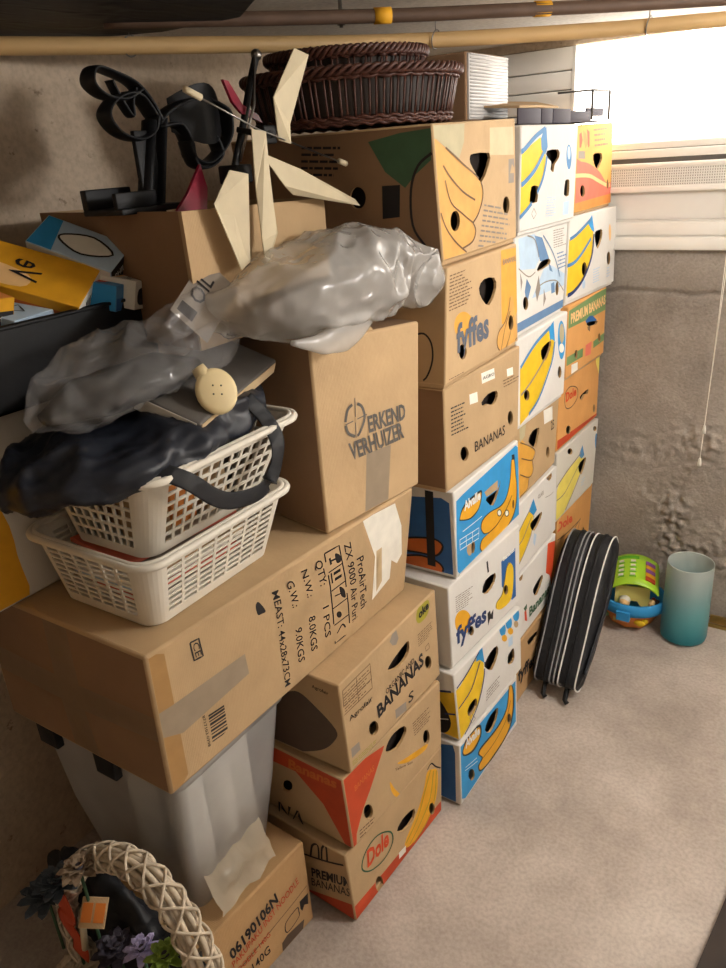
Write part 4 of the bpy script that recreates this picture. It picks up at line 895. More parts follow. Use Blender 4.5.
  ('ss', 'ink_dark', [(0.633, 0.576), (0.655, 0.522), (0.662, 0.441), (0.642, 0.484)]),
  ('st', 'ink_dark', 0.002, [(0.611, 0.528), (0.645, 0.507)]),
  ('ss', 'ink_dark', [(0.646, 0.309), (0.645, 0.297), (0.64, 0.292), (0.634, 0.298), (0.628, 0.311), (0.624, 0.328), (0.622, 0.345), (0.623, 0.358), (0.628, 0.362), (0.633, 0.357), (0.64, 0.344), (0.644, 0.327)]),
  ('st', 'ink_dark', 0.003, [(0.626, 0.166), (0.649, 0.211), (0.667, 0.154)]),
  ('st', 'ink_dark', 0.0025, [(0.117, 0.913), (0.142, 0.904), (0.147, 0.772), (0.121, 0.782), (0.117, 0.913)]),
  ('tx', 'ink_dark', 'CE', [(0.123, 0.895), (0.127, 0.793), (0.14, 0.89)]),
  ('ss', 'ink_dark', [(0.319, 0.873), (0.33, 0.886), (0.347, 0.797), (0.333, 0.794), (0.321, 0.806)]),
  ('sh', 'tape_brown', [(-0.004, 1.023), (0.048, 0.951), (0.055, 0.058), (0.003, -0.045), (-0.006, 0.55)]),
  ('sh', 'tape_grey', [(-0.008, 0.608), (0.045, 0.595), (0.267, 0.592), (0.275, 0.423), (0.06, 0.365), (-0.0, 0.44)]),
  ('st', 'ink_dark', 0.003, [(0.135, 0.345), (0.185, 0.33)]),
  ('st', 'ink_dark', 0.0035, [(0.135, 0.323), (0.185, 0.308)]),
  ('st', 'ink_dark', 0.002, [(0.135, 0.3), (0.185, 0.284)]),
  ('st', 'ink_dark', 0.004, [(0.136, 0.275), (0.186, 0.258)]),
  ('st', 'ink_dark', 0.002, [(0.136, 0.249), (0.186, 0.232)]),
  ('st', 'ink_dark', 0.0035, [(0.136, 0.224), (0.186, 0.206)]),
  ('st', 'ink_dark', 0.002, [(0.136, 0.198), (0.187, 0.179)]),
  ('st', 'ink_dark', 0.004, [(0.136, 0.169), (0.187, 0.149)]),
  ('st', 'ink_dark', 0.002, [(0.136, 0.14), (0.187, 0.124)]),
  ('tx', 'ink_dark', '8717103 0998', [(0.117, 0.378), (0.122, 0.124), (0.125, 0.375)]),
  ('sh', 'paper', [(0.747, 0.99), (0.905, 0.954), (0.947, 0.705), (0.963, 0.415), (0.937, 0.359), (0.902, 0.437), (0.899, 0.267), (0.805, 0.193), (0.804, 0.606)]),
  ('sh', 'label_clear', [(0.81, 0.647), (0.839, 0.646), (0.853, 0.309), (0.824, 0.244)]),
 ],
 's':[
  ('sh', 'tape_dark', [(-0.095, 0.585), (0.991, 0.577), (1.02, 0.402), (-0.15, 0.385)]),
  ('sh', 'tape_dark', [(0.426, 1.041), (0.567, 1.064), (0.598, 0.007), (0.441, -0.001)]),
 ],
},
'MV':{
 'f':[
  ('tx', 'ink_slate', 'ERKEND', [(0.442, 0.464), (0.834, 0.462), (0.434, 0.553)]),
  ('tx', 'ink_slate', 'VERHUIZER', [(0.263, 0.349), (0.811, 0.354), (0.24, 0.444)]),
  ('st', 'ink_slate', 0.0045, [(0.346, 0.642), (0.389, 0.617), (0.41, 0.56), (0.386, 0.516), (0.349, 0.478), (0.329, 0.471)]),
  ('st', 'ink_slate', 0.0045, [(0.302, 0.645), (0.257, 0.625), (0.229, 0.565)]),
  ('st', 'ink_slate', 0.0045, [(0.229, 0.547), (0.249, 0.501), (0.307, 0.471)]),
  ('st', 'ink_slate', 0.0015, [(0.328, 0.676), (0.323, 0.575)]),
  ('st', 'ink_slate', 0.0015, [(0.32, 0.545), (0.316, 0.462)]),
  ('st', 'ink_slate', 0.0015, [(0.227, 0.551), (0.299, 0.557)]),
  ('st', 'ink_slate', 0.0015, [(0.338, 0.56), (0.431, 0.567)]),
  ('sh', 'tape_grey', [(0.413, 0.349), (0.661, 0.342), (0.633, -0.032), (0.383, 0.001)]),
 ],
},
'NB':{
 'f':[
  ('tx', 'ink_dark', '06190106N', [(0.285, 0.562), (0.71, 0.656), (0.271, 0.683)]),
  ('tx', 'red_deep', 'PAKUPAKU INST NOODLE', [(0.288, 0.461), (0.908, 0.61), (0.278, 0.543)]),
  ('st', 'ink_brown', 0.002, [(0.3, 0.375), (0.974, 0.474)]),
  ('tx', 'ink_dark', '140G', [(0.43, 0.176), (0.585, 0.184), (0.421, 0.285)]),
  ('st', 'ink_dark', 0.002, [(0.743, 0.318), (0.855, 0.351), (0.869, 0.29), (0.861, 0.22), (0.747, 0.188), (0.743, 0.318)]),
  ('sh', 'ink_dark', [(0.889, 0.383), (0.976, 0.372), (0.966, 0.242), (0.929, 0.283), (0.904, 0.238), (0.889, 0.288)]),
  ('sh', 'picture_dark', [(0.691, 0.126), (0.744, 0.153), (0.911, 0.117), (0.873, -0.047), (0.683, -0.028)]),
  ('tx', 'red_deep', 'NOODLE 140G', [(0.278, 0.345), (0.604, 0.371), (0.269, 0.412)]),
 ],
},
}
# ================================================================ SETTING
XL, XR, YB, YF, ZC = -.82, 1.75, 1.265, -2.5, 1.95
m = MB(); m.box((XL, YF, -.05), (XR, YB, 0), 'concrete_floor'); struct(m.build('floor'))
m = MB(); m.box((XL, YF, ZC), (XR, YB, ZC + .05), 'ceiling_paint'); struct(m.build('ceiling'))
m = MB(); m.box((XL - .05, YF, 0), (XL, YB, ZC), 'plaster'); struct(m.build('wall_left'))
m = MB(); m.box((XR, YF, 0), (XR + .05, YB, ZC), 'ceiling_paint'); struct(m.build('wall_right'))
m = MB(); m.box((XL, YF - .05, 0), (XR, YF, ZC), 'plaster'); struct(m.build('wall_front'))
# back wall: rough rendered concrete, with a crack under the sill and broken patches
m = MB(); vs = []; fs = []; NZ = 220; XS = [XL + k * .03 for k in range(24)] + [-.10 + k * .0055 for k in range(128)] + [.61 + k * .04 for k in range(28)] + [XR]; NX = len(XS) - 1
patches = [(.26, .36, .05, .13, .016), (.39, .22, .13, .05, .012), (.12, .62, .12, .07, .006), (.33, .66, .10, .09, .009), (.55, .3, .2, .1, .008), (.16, .45, .05, .05, .004)]
def wallrelief(x, z):
    p = Vector((x * 3, z * 3, 4)); d = .004 * noise.noise(p) + .0015 * noise.noise(p * 6)
    for cx, cz, rx, rz, a in patches:
        q = math.exp(-(((x - cx) / rx) ** 2 + ((z - cz) / rz) ** 2))
        d += 1.5 * a * q * (noise.noise(Vector((x * 34, z * 34, 2))) + .6 * noise.noise(Vector((x * 70, z * 70, 7))))
    zc = 1.175 + .012 * noise.noise(Vector((x * 6, 0, 3))) + .008 * noise.noise(Vector((x * 18, 0, 3)))
    d += .010 * math.exp(-((z - zc) / .008) ** 2) + (.004 if z < zc else 0)
    return d
for j in range(NZ + 1):
    for i in range(NX + 1):
        x = XS[i]; z = 1.314 * j / NZ
        vs.append((x, YB + max(-.012, min(.02, wallrelief(x, z))), z))
for j in range(NZ):
    for i in range(NX): a = j * (NX + 1) + i; fs.append([a, a + 1, a + NX + 2, a + NX + 1])
m.add(vs, fs, 'concrete_wall', True)
m.box((XL, YB + .02, 0), (XR, YB + .08, 1.314), 'concrete_wall')
m.box((XL, YB, 1.314), (-.62, YB + .08, ZC), 'plaster'); m.box((1.45, YB, 1.314), (XR, YB + .08, ZC), 'plaster')
m.box((-.62, YB, 1.925), (1.45, YB + .08, ZC), 'plaster')
struct(m.build('wall_back', recalc=False))
# window: stepped sill, perforated vent cover, ledge, lit blind, white panels
w1 = thing('window_1', '', '', (0.4, YB, 1.314)); del w1['label']; del w1['category']; struct(w1)
wx0, wx1 = -.62, 1.45
m = MB()
for z0, z1, y in ((1.314, 1.352, 1.232), (1.358, 1.398, 1.24), (1.402, 1.406, 1.246)): m.box((wx0, y, z0), (wx1, YB + .05, z1), 'white_paint', bev=.004)
m.box((wx0, 1.250, 1.314), (wx1, YB + .05, 1.406), 'white_paint'); m.build('window_sill', w1)
m = MB(); m.box((wx0, 1.258, 1.406), (wx1, YB + .05, 1.494), 'white_paint'); m.build('lower_panel', w1)
m = MB()
m.box((wx0, 1.222, 1.490), (wx1, 1.262, 1.506), 'white_paint', bev=.003); m.box((wx0, 1.222, 1.560), (wx1, 1.262, 1.574), 'white_paint', bev=.003)
m.box((wx0, 1.240, 1.504), (wx1, 1.262, 1.562), 'ink_grey')
x = -.05
while x < .62:
    m.box((x, 1.226, 1.504), (x + .0035, 1.230, 1.562), 'white_paint'); x += .0068
for k in range(8): m.box((-.05, 1.2255, 1.5055 + k * .0074), (.62, 1.2305, 1.5055 + k * .0074 + .0034), 'white_paint')
m.build('vent_cover', w1)
m = MB(); m.box((wx0, 1.245, 1.574), (wx1, YB + .05, 1.590), 'ink_slate'); m.box((wx0, 1.238, 1.588), (wx1, YB + .05, 1.612), 'white_paint', bev=.003); m.box((wx0, 1.245, 1.614), (wx1, YB + .05, 1.634), 'white_paint', bev=.003)
m.build('ledge', w1)
m = MB(); m.box((-.16, 1.262, 1.636), (wx1, 1.275, 1.922), 'lit_pane'); m.build('lit_blind', w1)
m = MB()
for z0, z1 in ((1.636, 1.735), (1.738, 1.80), (1.803, 1.855), (1.858, 1.922)): m.box((wx0, 1.250, z0), (-.16, 1.29, z1), 'white_paint', bev=.003)
m.box((-.165, 1.248, 1.636), (-.155, 1.28, 1.922), 'white_paint'); m.build('shutter_board', w1)

# ================================================================ PIPES, LAMP, CORD
m = MB(); m.tube(cr3([(-.82, -.56, 1.893), (-.717, -.372, 1.89), (-.528, -.03, 1.89), (-.265, .352, 1.889), (.102, .656, 1.888), (.353, .787, 1.888), (.75, 1.03, 1.888), (1.1, 1.262, 1.888)]), .0165, 'pipe_beige', 14)
t = thing('pipe', 'beige plastic pipe sagging under the ceiling across the whole room', 'pipe', (.353, .787, 1.87)); m.build('tube', t)
for (x, y) in ((-.60, -.155), (-.20, .405), (.20, .71)):
    m = MB(); m.tube([(x + .004 * math.cos(a), y + .019 * math.sin(a) * 1.0, 1.889 + .019 * math.cos(a)) for a in [k * math.pi / 8 for k in range(16)]], .0016, 'metal', 5, closed=True)
    m.tube([(x, y, 1.906), (x, y, 1.95)], .0012, 'metal', 5); m.build('wire_tie', t)
m = MB(); m.tube(cr3([(-.55, -.26, 1.918), (-.332, .02, 1.917), (-.165, .21, 1.916), (-.007, .36, 1.916), (.152, .51, 1.916), (.37, .69, 1.916), (.8, 1.02, 1.916), (1.1, 1.262, 1.916)]), .0135, 'pipe_dark', 12)
t = thing('pipe', 'dark brown metal pipe running just behind the beige pipe', 'pipe', (.152, .51, 1.90)); m.build('tube', t)
for (x, y) in ((-.20, .172), (.05, .418)):
    m = MB(); d = Vector((.72, .69, 0)).normalized()
    m.tube([Vector((x, y, 1.9165)) - d * .018, Vector((x, y, 1.9165)) + d * .018], .0152, 'yellow_deep', 12); m.build('yellow_tape', t)
m = MB(); m.tube([(-.262, .11, 1.898), (-.262, .11, 1.95)], .004, 'metal', 8); m.lathe([(.0, 0), (.009, 0), (.009, .008), (.0, .008)], (-.262, .11, 1.902), 'metal', 6)
tag(m.build('threaded_rod', loc=(-.262, .11, 1.95)), 'short steel threaded rod hanging from the ceiling beside the pipes', 'rod')
m = MB(); P = [(-.875, -.36), (-.74, -.20), (-.56, -.10), (-.36, -.09), (-.18, -.24), (-.30, -.60), (-.60, -.85), (-.82, -.85)]
P = [(max(x, -.815), y) for x, y in P]
m.slab([(x, y, 1.913) for x, y in P], (0, 0, .035), 'fabric_black')
tag(m.build('black_board', loc=(-.5, -.4, 1.95)), 'black flat panel hanging under the ceiling above the beige pipe', 'board')

lamp = thing('ceiling_lamp', 'white tube lamp on the ceiling near the window', 'lamp', (1.35, .12, 1.95))
m = MB(); m.box((1.05, .07, 1.915), (1.65, .17, 1.949), 'white_paint', bev=.006); m.build('housing', lamp)
m = MB(); m.tube([(1.07, .12, 1.895), (1.63, .12, 1.895)], .014, 'lamp_glow', 12); m.build('tube_lamp', lamp)
def area(name, loc, sx, sy, power, col, target):
    L = bpy.data.lights.new(name, 'AREA'); L.shape = 'RECTANGLE'; L.size = sx; L.size_y = sy; L.energy = power; L.color = col
    o = bpy.data.objects.new(name, L); COL.objects.link(o); o.location = loc
    o.rotation_euler = (Vector(target) - Vector(loc)).to_track_quat('-Z', 'Y').to_euler(); return o
for k in range(3):
    L = bpy.data.lights.new('tube_light', 'POINT'); L.energy = LP1 / 3; L.color = (1, .965, .925); L.shadow_soft_size = .07
    o = bpy.data.objects.new('tube_light', L); COL.objects.link(o); o.location = (1.15 + .2 * k, .12, 1.84)
area('rear_fill_light', (1.0, -1.5, 1.92), .5, .12, LP2, (1, .85, .70), (.5, -.8, 0))  # weak fill added behind the camera, no fixture there

t = thing('pull_cord', 'thin white pull cord with two tassels hanging before the concrete wall', 'cord', (.341, 1.228, .60))
m = MB(); m.tube(cr3([(.350, 1.232, 1.585), (.347, 1.228, 1.35), (.344, 1.228, 1.0), (.341, 1.228, .745)]), .0013, 'paper', 6)
m.tube(cr3([(.356, 1.232, 1.585), (.352, 1.226, 1.3), (.344, 1.226, .9), (.339, 1.226, .63)]), .0013, 'paper', 6); m.build('string', t)
for p in ((.341, 1.228, .735), (.339, 1.226, .618)):
    m = MB(); m.lathe([(.001, .03), (.004, .026), (.0065, .01), (.0065, 0), (.001, 0)], (p[0], p[1], p[2] - .012), 'paper', 10); m.build('tassel', t)
t = thing('brass_strip', 'pair of thin brass strips on the floor against the concrete wall', 'metal strip', (.75, 1.21, 0))
for dz, dy in ((0, 0), (.0, .03)):
    m = MB(); m.box((.435, 1.195 + dy, .001), (1.25, 1.206 + dy, .014 + dy * .6), 'brass', bev=.002); m.build('strip', t)
m = MB(); m.slab([(.623, -.50, 0), (.726, .40, 0), (.98, .37, 0), (.877, -.53, 0)], (0, 0, .022), 'wood_dark')
tag(m.build('floor_board', loc=(.9, -.2, 0)), 'dark wooden board lying on the floor at the bottom right corner', 'board')

# ================================================================ BANANA BOXES
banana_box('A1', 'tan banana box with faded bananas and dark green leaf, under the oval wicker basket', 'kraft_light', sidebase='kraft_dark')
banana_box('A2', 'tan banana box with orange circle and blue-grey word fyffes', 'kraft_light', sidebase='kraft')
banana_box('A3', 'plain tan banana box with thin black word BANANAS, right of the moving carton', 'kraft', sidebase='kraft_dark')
banana_box('A4', 'bright blue banana box with two orange bananas and a black strap on its side', 'board_white', 'board_white')
banana_box('A5', 'white banana box with navy lettering over a yellow disc, just below the upper blue box', 'board_white', 'board_white')
banana_box('A6', 'white banana box with two yellow bananas and three blue stickers, on the lowest blue box', 'board_white', 'board_white')
banana_box('A7', 'blue banana box with yellow bananas standing on the floor', 'board_white', 'board_white')
banana_box('B1', 'white banana box with large yellow banana and blue oval sticker, top of the middle column', 'board_white', 'board_white')
banana_box('B2', 'white banana box with grey-blue palm drawing and a steel blue bottom band', 'board_white', 'board_white')
banana_box('B3', 'white banana box with front mostly bright yellow bananas, third in the middle column', 'board_white', 'board_white')
banana_box('B4', 'tan banana box with orange banana fingers and a white label, fourth in middle column', 'kraft')
banana_box('B5', 'white banana box with a yellow banana and two handle tears, fifth in the middle column', 'board_white', 'board_white')
banana_box('B6', 'white banana box with green script lettering and a red corner, sixth in the middle column', 'board_white', 'board_white')
banana_box('B7', 'tan banana box with black lettering on the floor behind the racket bags', 'kraft_warm')
banana_box('C1', 'orange banana box with a pink-red swoosh, top of the column against the window wall', 'orange_board')
banana_box('C2', 'white banana box with yellow bananas, second from the top against the window wall', 'board_white', 'board_white')
banana_box('C3', 'tan banana box with green band and yellow words PREMIUM BANANAS', 'kraft_orange')
banana_box('C4', 'orange-brown banana box with red oval lettering and red bottom band, by the concrete wall', 'kraft_orange')
banana_box('C5', 'white banana box with pale yellow bananas and torn notches, beside the concrete wall', 'board_pale', 'board_white')
banana_box('C6', 'orange-brown banana box with red lettering, just above and behind the racket bags', 'kraft_orange')
banana_box('C7', 'brown banana box with a dark green print, mostly hidden behind the racket bags', 'kraft_warm')
banana_box('S1', 'tan banana box reading ORGANIC AND BANANAS, top of the nearest stack of three', 'kraft', sidebase='kraft')
banana_box('S2', 'tan banana box with an orange-red wedge at its corner, middle of three', 'kraft', sidebase='kraft')
banana_box('S3', 'tan banana box with red oval logo and orange-red bottom band, standing on the floor', 'kraft', sidebase='kraft')

# ================================================================ LONG BOX, MOVING BOX, NOODLE BOX, SUPPORTS
F, D = BX['LB']
t = thing('carton', 'long taped brown shipping carton with printed weights, carrying the white baskets', 'cardboard box', basecentre(F, D))
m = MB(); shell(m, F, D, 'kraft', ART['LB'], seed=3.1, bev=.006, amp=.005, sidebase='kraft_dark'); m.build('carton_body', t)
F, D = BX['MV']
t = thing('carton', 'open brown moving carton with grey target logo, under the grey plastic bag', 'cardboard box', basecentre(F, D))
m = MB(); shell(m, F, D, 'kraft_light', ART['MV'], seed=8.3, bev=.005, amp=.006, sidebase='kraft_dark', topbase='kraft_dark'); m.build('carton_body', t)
Pm, w, d, h = hexmap(F, D)
m = MB(); m.slab([Pm(.02, -.002, 1.0), Pm(.55, -.002, 1.0), Pm(.50, -.02, 1.035), Pm(.3, -.03, 1.02), Pm(.08, -.02, 1.03)], (-.003, 0, 0), 'kraft_light'); m.build('flap', t)
F, D = BX['NB']
t = thing('carton', 'brown noodle carton with black number 06190106N on the floor at the bottom', 'cardboard box', basecentre(F, D))
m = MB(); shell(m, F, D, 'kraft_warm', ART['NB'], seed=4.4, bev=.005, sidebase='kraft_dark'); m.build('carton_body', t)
m = MB(); Pm, w, d, h = hexmap(F, D); m.slab([Pm(.02, .47, 1.003), Pm(.98, .47, 1.003), Pm(.98, .49, 1.003), Pm(.02, .49, 1.003)], (0, 0, .001), 'tape_dark'); m.build('tape', t)

def plain(name, label, cat, b, base, art=None, group=None, **k):
    F, D = bx6(*b); t = thing(name, label, cat, basecentre(F, D), group)
    m = MB(); shell(m, F, D, base, art, seed=b[0] * 7, **k); m.build('carton_body', t); return t
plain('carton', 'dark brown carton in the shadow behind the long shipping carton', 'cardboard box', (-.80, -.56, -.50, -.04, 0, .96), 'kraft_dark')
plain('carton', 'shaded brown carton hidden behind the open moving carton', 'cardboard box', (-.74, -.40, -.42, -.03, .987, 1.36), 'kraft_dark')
wy = [('ss', 'yellow_deep', [(-.2, 1.05), (.35, .95), (.58, .6), (.62, .25), (.55, -.1), (-.2, -.2)])]
plain('carton', 'white carton with a big yellow disc, at the left edge under the black tray', 'cardboard box', (-.78, -.405, -1.06, -.60, .987, 1.318), 'board_pale', {'f': wy})

# flap box at the top left, open, with the stand and helicopter in it
F = [Vector((-.205, -.478, 1.593)), Vector((-.205, -.085, 1.583)), Vector((-.205, -.085, 1.368)), Vector((-.205, -.475, 1.368))]; D = Vector((-.46, .075, 0))
t = thing('carton', 'open brown carton against the plaster wall, holding a black stand and toy blades', 'cardboard box', basecentre(F, D))
Pm, w, d, h = hexmap(F, D); th = .006
m = MB()
def board(A, B, C, E_, mt, k=6):
    A, B, C, E_ = map(Vector, (A, B, C, E_)); n = (B - A).cross(E_ - A).normalized() * .0045
    m.slab([A, B, C, E_], n, mt)
s0 = []
board(Pm(0, 0, 0), Pm(1, 0, 0), Pm(1, 0, 1), Pm(0, 0, 1), 'kraft'); board(Pm(0, 1, 0), Pm(1, 1, 0), Pm(1, 1, 1), Pm(0, 1, 1), 'kraft')
board(Pm(0, 0, 0), Pm(0, 1, 0), Pm(0, 1, 1), Pm(0, 0, 1), 'kraft_dark'); board(Pm(1, 0, 0), Pm(1, 1, 0), Pm(1, 1, 1), Pm(1, 0, 1), 'kraft')
board(Pm(0, 0, .01), Pm(1, 0, .01), Pm(1, 1, .01), Pm(0, 1, .01), 'kraft_dark'); m.build('carton_body', t)
m = MB(); board(Pm(0, -.01, 1), Pm(0, -.012, .35), Pm(.30, -.035, .42), Pm(.36, -.02, 1), 'kraft_light'); m.build('flap', t)

# ================================================================ STORAGE BOX
t = thing('storage_box', 'clear plastic storage box with black clips under the long carton', 'storage box', (-.33, -.60, .256))
def rrect(x0, x1, y0, y1, r, n=5):
    o = []
    for cx, cy, a0 in ((x1 - r, y1 - r, 0), (x0 + r, y1 - r, 90), (x0 + r, y0 + r, 180), (x1 - r, y0 + r, 270)):
        for k in range(n + 1): a = R(a0 + 90 * k / n); o.append((cx + r * math.cos(a), cy + r * math.sin(a)))
    return o
def rloft(m, levels, mt, cap0=True, cap1=False, r=.025):
    vs = []; n = 24
    for x0, x1, y0, y1, z in levels: vs += [(x, y, z) for x, y in rrect(x0, x1, y0, y1, r)]
    fs = [[i * n + k, i * n + (k + 1) % n, (i + 1) * n + (k + 1) % n, (i + 1) * n + k] for i in range(len(levels) - 1) for k in range(n)]
    if cap0: fs.append(list(range(n))[::-1])
    if cap1: fs.append([(len(levels) - 1) * n + k for k in range(n)])
    m.add(vs, fs, mt, True)
m = MB(); rloft(m, [(-.50, -.205, -.712, -.487, .257), (-.52, -.17, -.742, -.470, .45), (-.53, -.135, -.758, -.462, .655)], 'box_clear'); m.build('box_body', t)
m = MB(); rloft(m, [(-.538, -.127, -.766, -.456, .655), (-.54, -.125, -.768, -.455, .675), (-.535, -.13, -.76, -.46, .694)], 'box_clear', True, True); m.build('lid', t)
for x in (-.47, -.30):
    m = MB(); m.box((x - .028, -.781, .632), (x + .028, -.764, .690), 'plastic_black', bev=.003); m.build('clip', t)
for k, (x, y, z, r, L) in enumerate([(-.235, -.66, .30, .032, .33), (-.235, -.585, .30, .034, .34), (-.235, -.525, .30, .03, .32), (-.31, -.62, .29, .035, .33), (-.31, -.54, .29, .03, .30), (-.39, -.65, .29, .032, .3), (-.39, -.57, .29, .034, .33)]):
    m = MB(); m.lathe([(.001, 0), (r, 0), (r, L), (r * .8, L), (r * .8, L - .02), (.001, L - .02)], (x, y, .262), 'paper', 18)
    tag(m.build('paper_roll', loc=(x, y, .262)), 'white cylindrical roll standing inside the clear storage box', 'roll', 'white rolls in the clear storage box')
# torn film between storage box and noodle carton
m = MB(); vs = []; fs = []
for i in range(15):
    for j in range(7):
        u = i / 14; v = j / 6; x = -.188 + .035 * v + .02 * noise.noise(Vector((u * 4, v * 3, 1))); y = -.70 + .17 * u
        z = .36 - .10 * v + .03 * noise.noise(Vector((u * 5, v * 2, 8))) * (1 if v > .2 else .5)
        vs.append((x - .02 * (1 - v) * 0 + .0, y, max(z, .2585)))
for i in range(14):
    for j in range(6): a = i * 7 + j; fs.append([a, a + 1, a + 8, a + 7])
m.add(vs, fs, 'film_torn', True); tag(m.build('plastic_sheet', loc=(-.17, -.62, .258), recalc=False), 'torn milky plastic film hanging below the clear storage box onto the noodle carton', 'plastic film')

# ================================================================ LAUNDRY BASKETS
def basket(label, base, rim, z0, z1, slots, rows, name='laundry_basket'):
    t = thing(name, label, 'basket', ((base[0] + base[1]) / 2, (base[2] + base[3]) / 2, z0), 'white plastic baskets stacked on the long carton')
    rb, rt = .03, .04
    def ring(v, rr=None):
        b = [base[i] * (1 - v) + rim[i] * v for i in range(4)]; return rrect(b[0], b[1], b[2], b[3], rb + (rt - rb) * v, 8)
    N_ = 36; R0 = ring(0); lens = [0]
    Rm = ring(.6)
    for k in range(N_): lens.append(lens[-1] + (Vector(Rm[(k + 1) % N_]) - Vector(Rm[k])).length)
    per = lens[-1]
    def P(s, v):
        s = s % per; k = 0
        while k < N_ - 1 and lens[k + 1] < s: k += 1
        f = (s - lens[k]) / max(1e-9, lens[k + 1] - lens[k]); rg = ring(v)
        a = Vector(rg[k]).lerp(Vector(rg[(k + 1) % N_]), f); return Vector((a.x, a.y, z0 + (z1 - z0) * v))
    # straight sections: find long segments
    H = z1 - z0; verts = []; edges = []; holes = []
    def loop(p): o = len(verts); verts.extend(p); n = len(p); edges.extend([(o + i, o + (i + 1) % n) for i in range(n)])
    loop([Vector((0, 0)), Vector((per, 0)), Vector((per, H)), Vector((0, H))])
    for k in range(N_):
        edges.append((len(verts), len(verts) + 1)); verts.extend([Vector((lens[k], 0)), Vector((lens[k], H))])
        L = lens[k + 1] - lens[k]
        if L > .08:
            ncol = max(1, round(L / slots[0])); cw = L / ncol
            for c in range(ncol):
                for r in range(rows):
                    rh = (H - .034) / rows; y0 = .016 + r * rh
                    a0 = lens[k] + c * cw + slots[1]; a1 = lens[k] + (c + 1) * cw - slots[1]
                    q = [Vector((a0, y0 + slots[2])), Vector((a1, y0 + slots[2])), Vector((a1, y0 + rh - slots[2])), Vector((a0, y0 + rh - slots[2]))]
                    loop(q); holes.append((a0, a1, q[0].y, q[2].y))
    ov, oe, of, *_ = delaunay_2d_cdt(verts, edges, [], 0, 1e-5)
    keep = []
    for f in of:
        c = sum((ov[i] for i in f), Vector((0, 0))) / 3
        if not any(a < c.x < b and y0 < c.y < y1 for a, b, y0, y1 in holes): keep.append(list(f))
    bm = bmesh.new(); bv = [bm.verts.new(P(min(p.x, per - 1e-6), p.y / H)) for p in ov]
    for f in keep:
        try: bm.faces.new([bv[i] for i in f])
        except ValueError: pass
    bmesh.ops.remove_doubles(bm, verts=bm.verts, dist=.0004); bmesh.ops.recalc_face_normals(bm, faces=bm.faces)
    bmesh.ops.solidify(bm, geom=bm.faces[:], thickness=.0025)
    m = MB(); m.bm(bm, 'plastic_white'); m.add([(x, y, z0 + .001) for x, y in R0], [list(range(N_))], 'plastic_white'); m.add([(x, y, z0 + .004) for x, y in R0], [list(range(N_))], 'plastic_white')
    m.build('basket_body', t, recalc=False)
    m = MB(); rg = [Vector((x, y, z1)) for x, y in ring(1.0)]
    m.tube(rg, .005, 'plastic_white', 8, closed=True)
    cx, cy = (rim[0] + rim[1]) / 2, (rim[2] + rim[3]) / 2
    out = [Vector((cx + (p.x - cx) * 1.045, cy + (p.y - cy) * 1.035, z1 - .003)) for p in rg]
    m.tube(out, .0065, 'plastic_white', 8, closed=True)
    n = len(rg); m.add(rg + out, [[i, (i + 1) % n, n + (i + 1) % n, n + i] for i in range(n)], 'plastic_white', True)
    m.build('rim', t, recalc=False); return t
basket('lower white plastic basket with long horizontal slots, standing on the long carton', (-.355, -.125, -.742, -.45), (-.38, -.088, -.765, -.415), .988, 1.118, (.034, .0030, .0018), 9)
basket('upper white plastic basket with square holes, half covered by the black nylon bag', (-.325, -.14, -.715, -.44), (-.35, -.072, -.745, -.392), 1.095, 1.248, (.0225, .0030, .0028), 6)
# clutter in the baskets: folded papers
for k in range(9):
    z = 1.0 + .010 * k; m = MB(); a = rnd.uniform(-8, 8)
    M = Matrix.Translation((-.24 + rnd.uniform(-.01, .01), -.60 + rnd.uniform(-.01, .01), z)) @ Matrix.Rotation(R(a), 4, 'Z')
    m.box((-.085, -.115, 0), (.085, .115, .008), ['paper', 'ink_grey', 'red_pale', 'blue_pale', 'paper', 'kraft'][k % 6], M, bev=.001)
    tag(m.build('magazine', loc=(-.24, -.6, z)), 'folded magazine lying in the lower white basket', 'magazine', 'magazines in the lower basket')
for k, (x, y, mt) in enumerate([(-.20, -.66, 'kraft'), (-.20, -.60, 'orange'), (-.19, -.53, 'kraft_light'), (-.27, -.64, 'kraft_dark'), (-.27, -.55, 'paper'), (-.21, -.49, 'wood_dark')]):
    m = MB(); m.box((x - .03, y - .028, 1.103), (x + .03, y + .028, 1.20 + .02 * (k % 2)), mt, bev=.004)
    tag(m.build('small_box', loc=(x, y, 1.103)), 'small box seen through the holes of the upper white basket', 'box', 'small boxes in the upper basket')

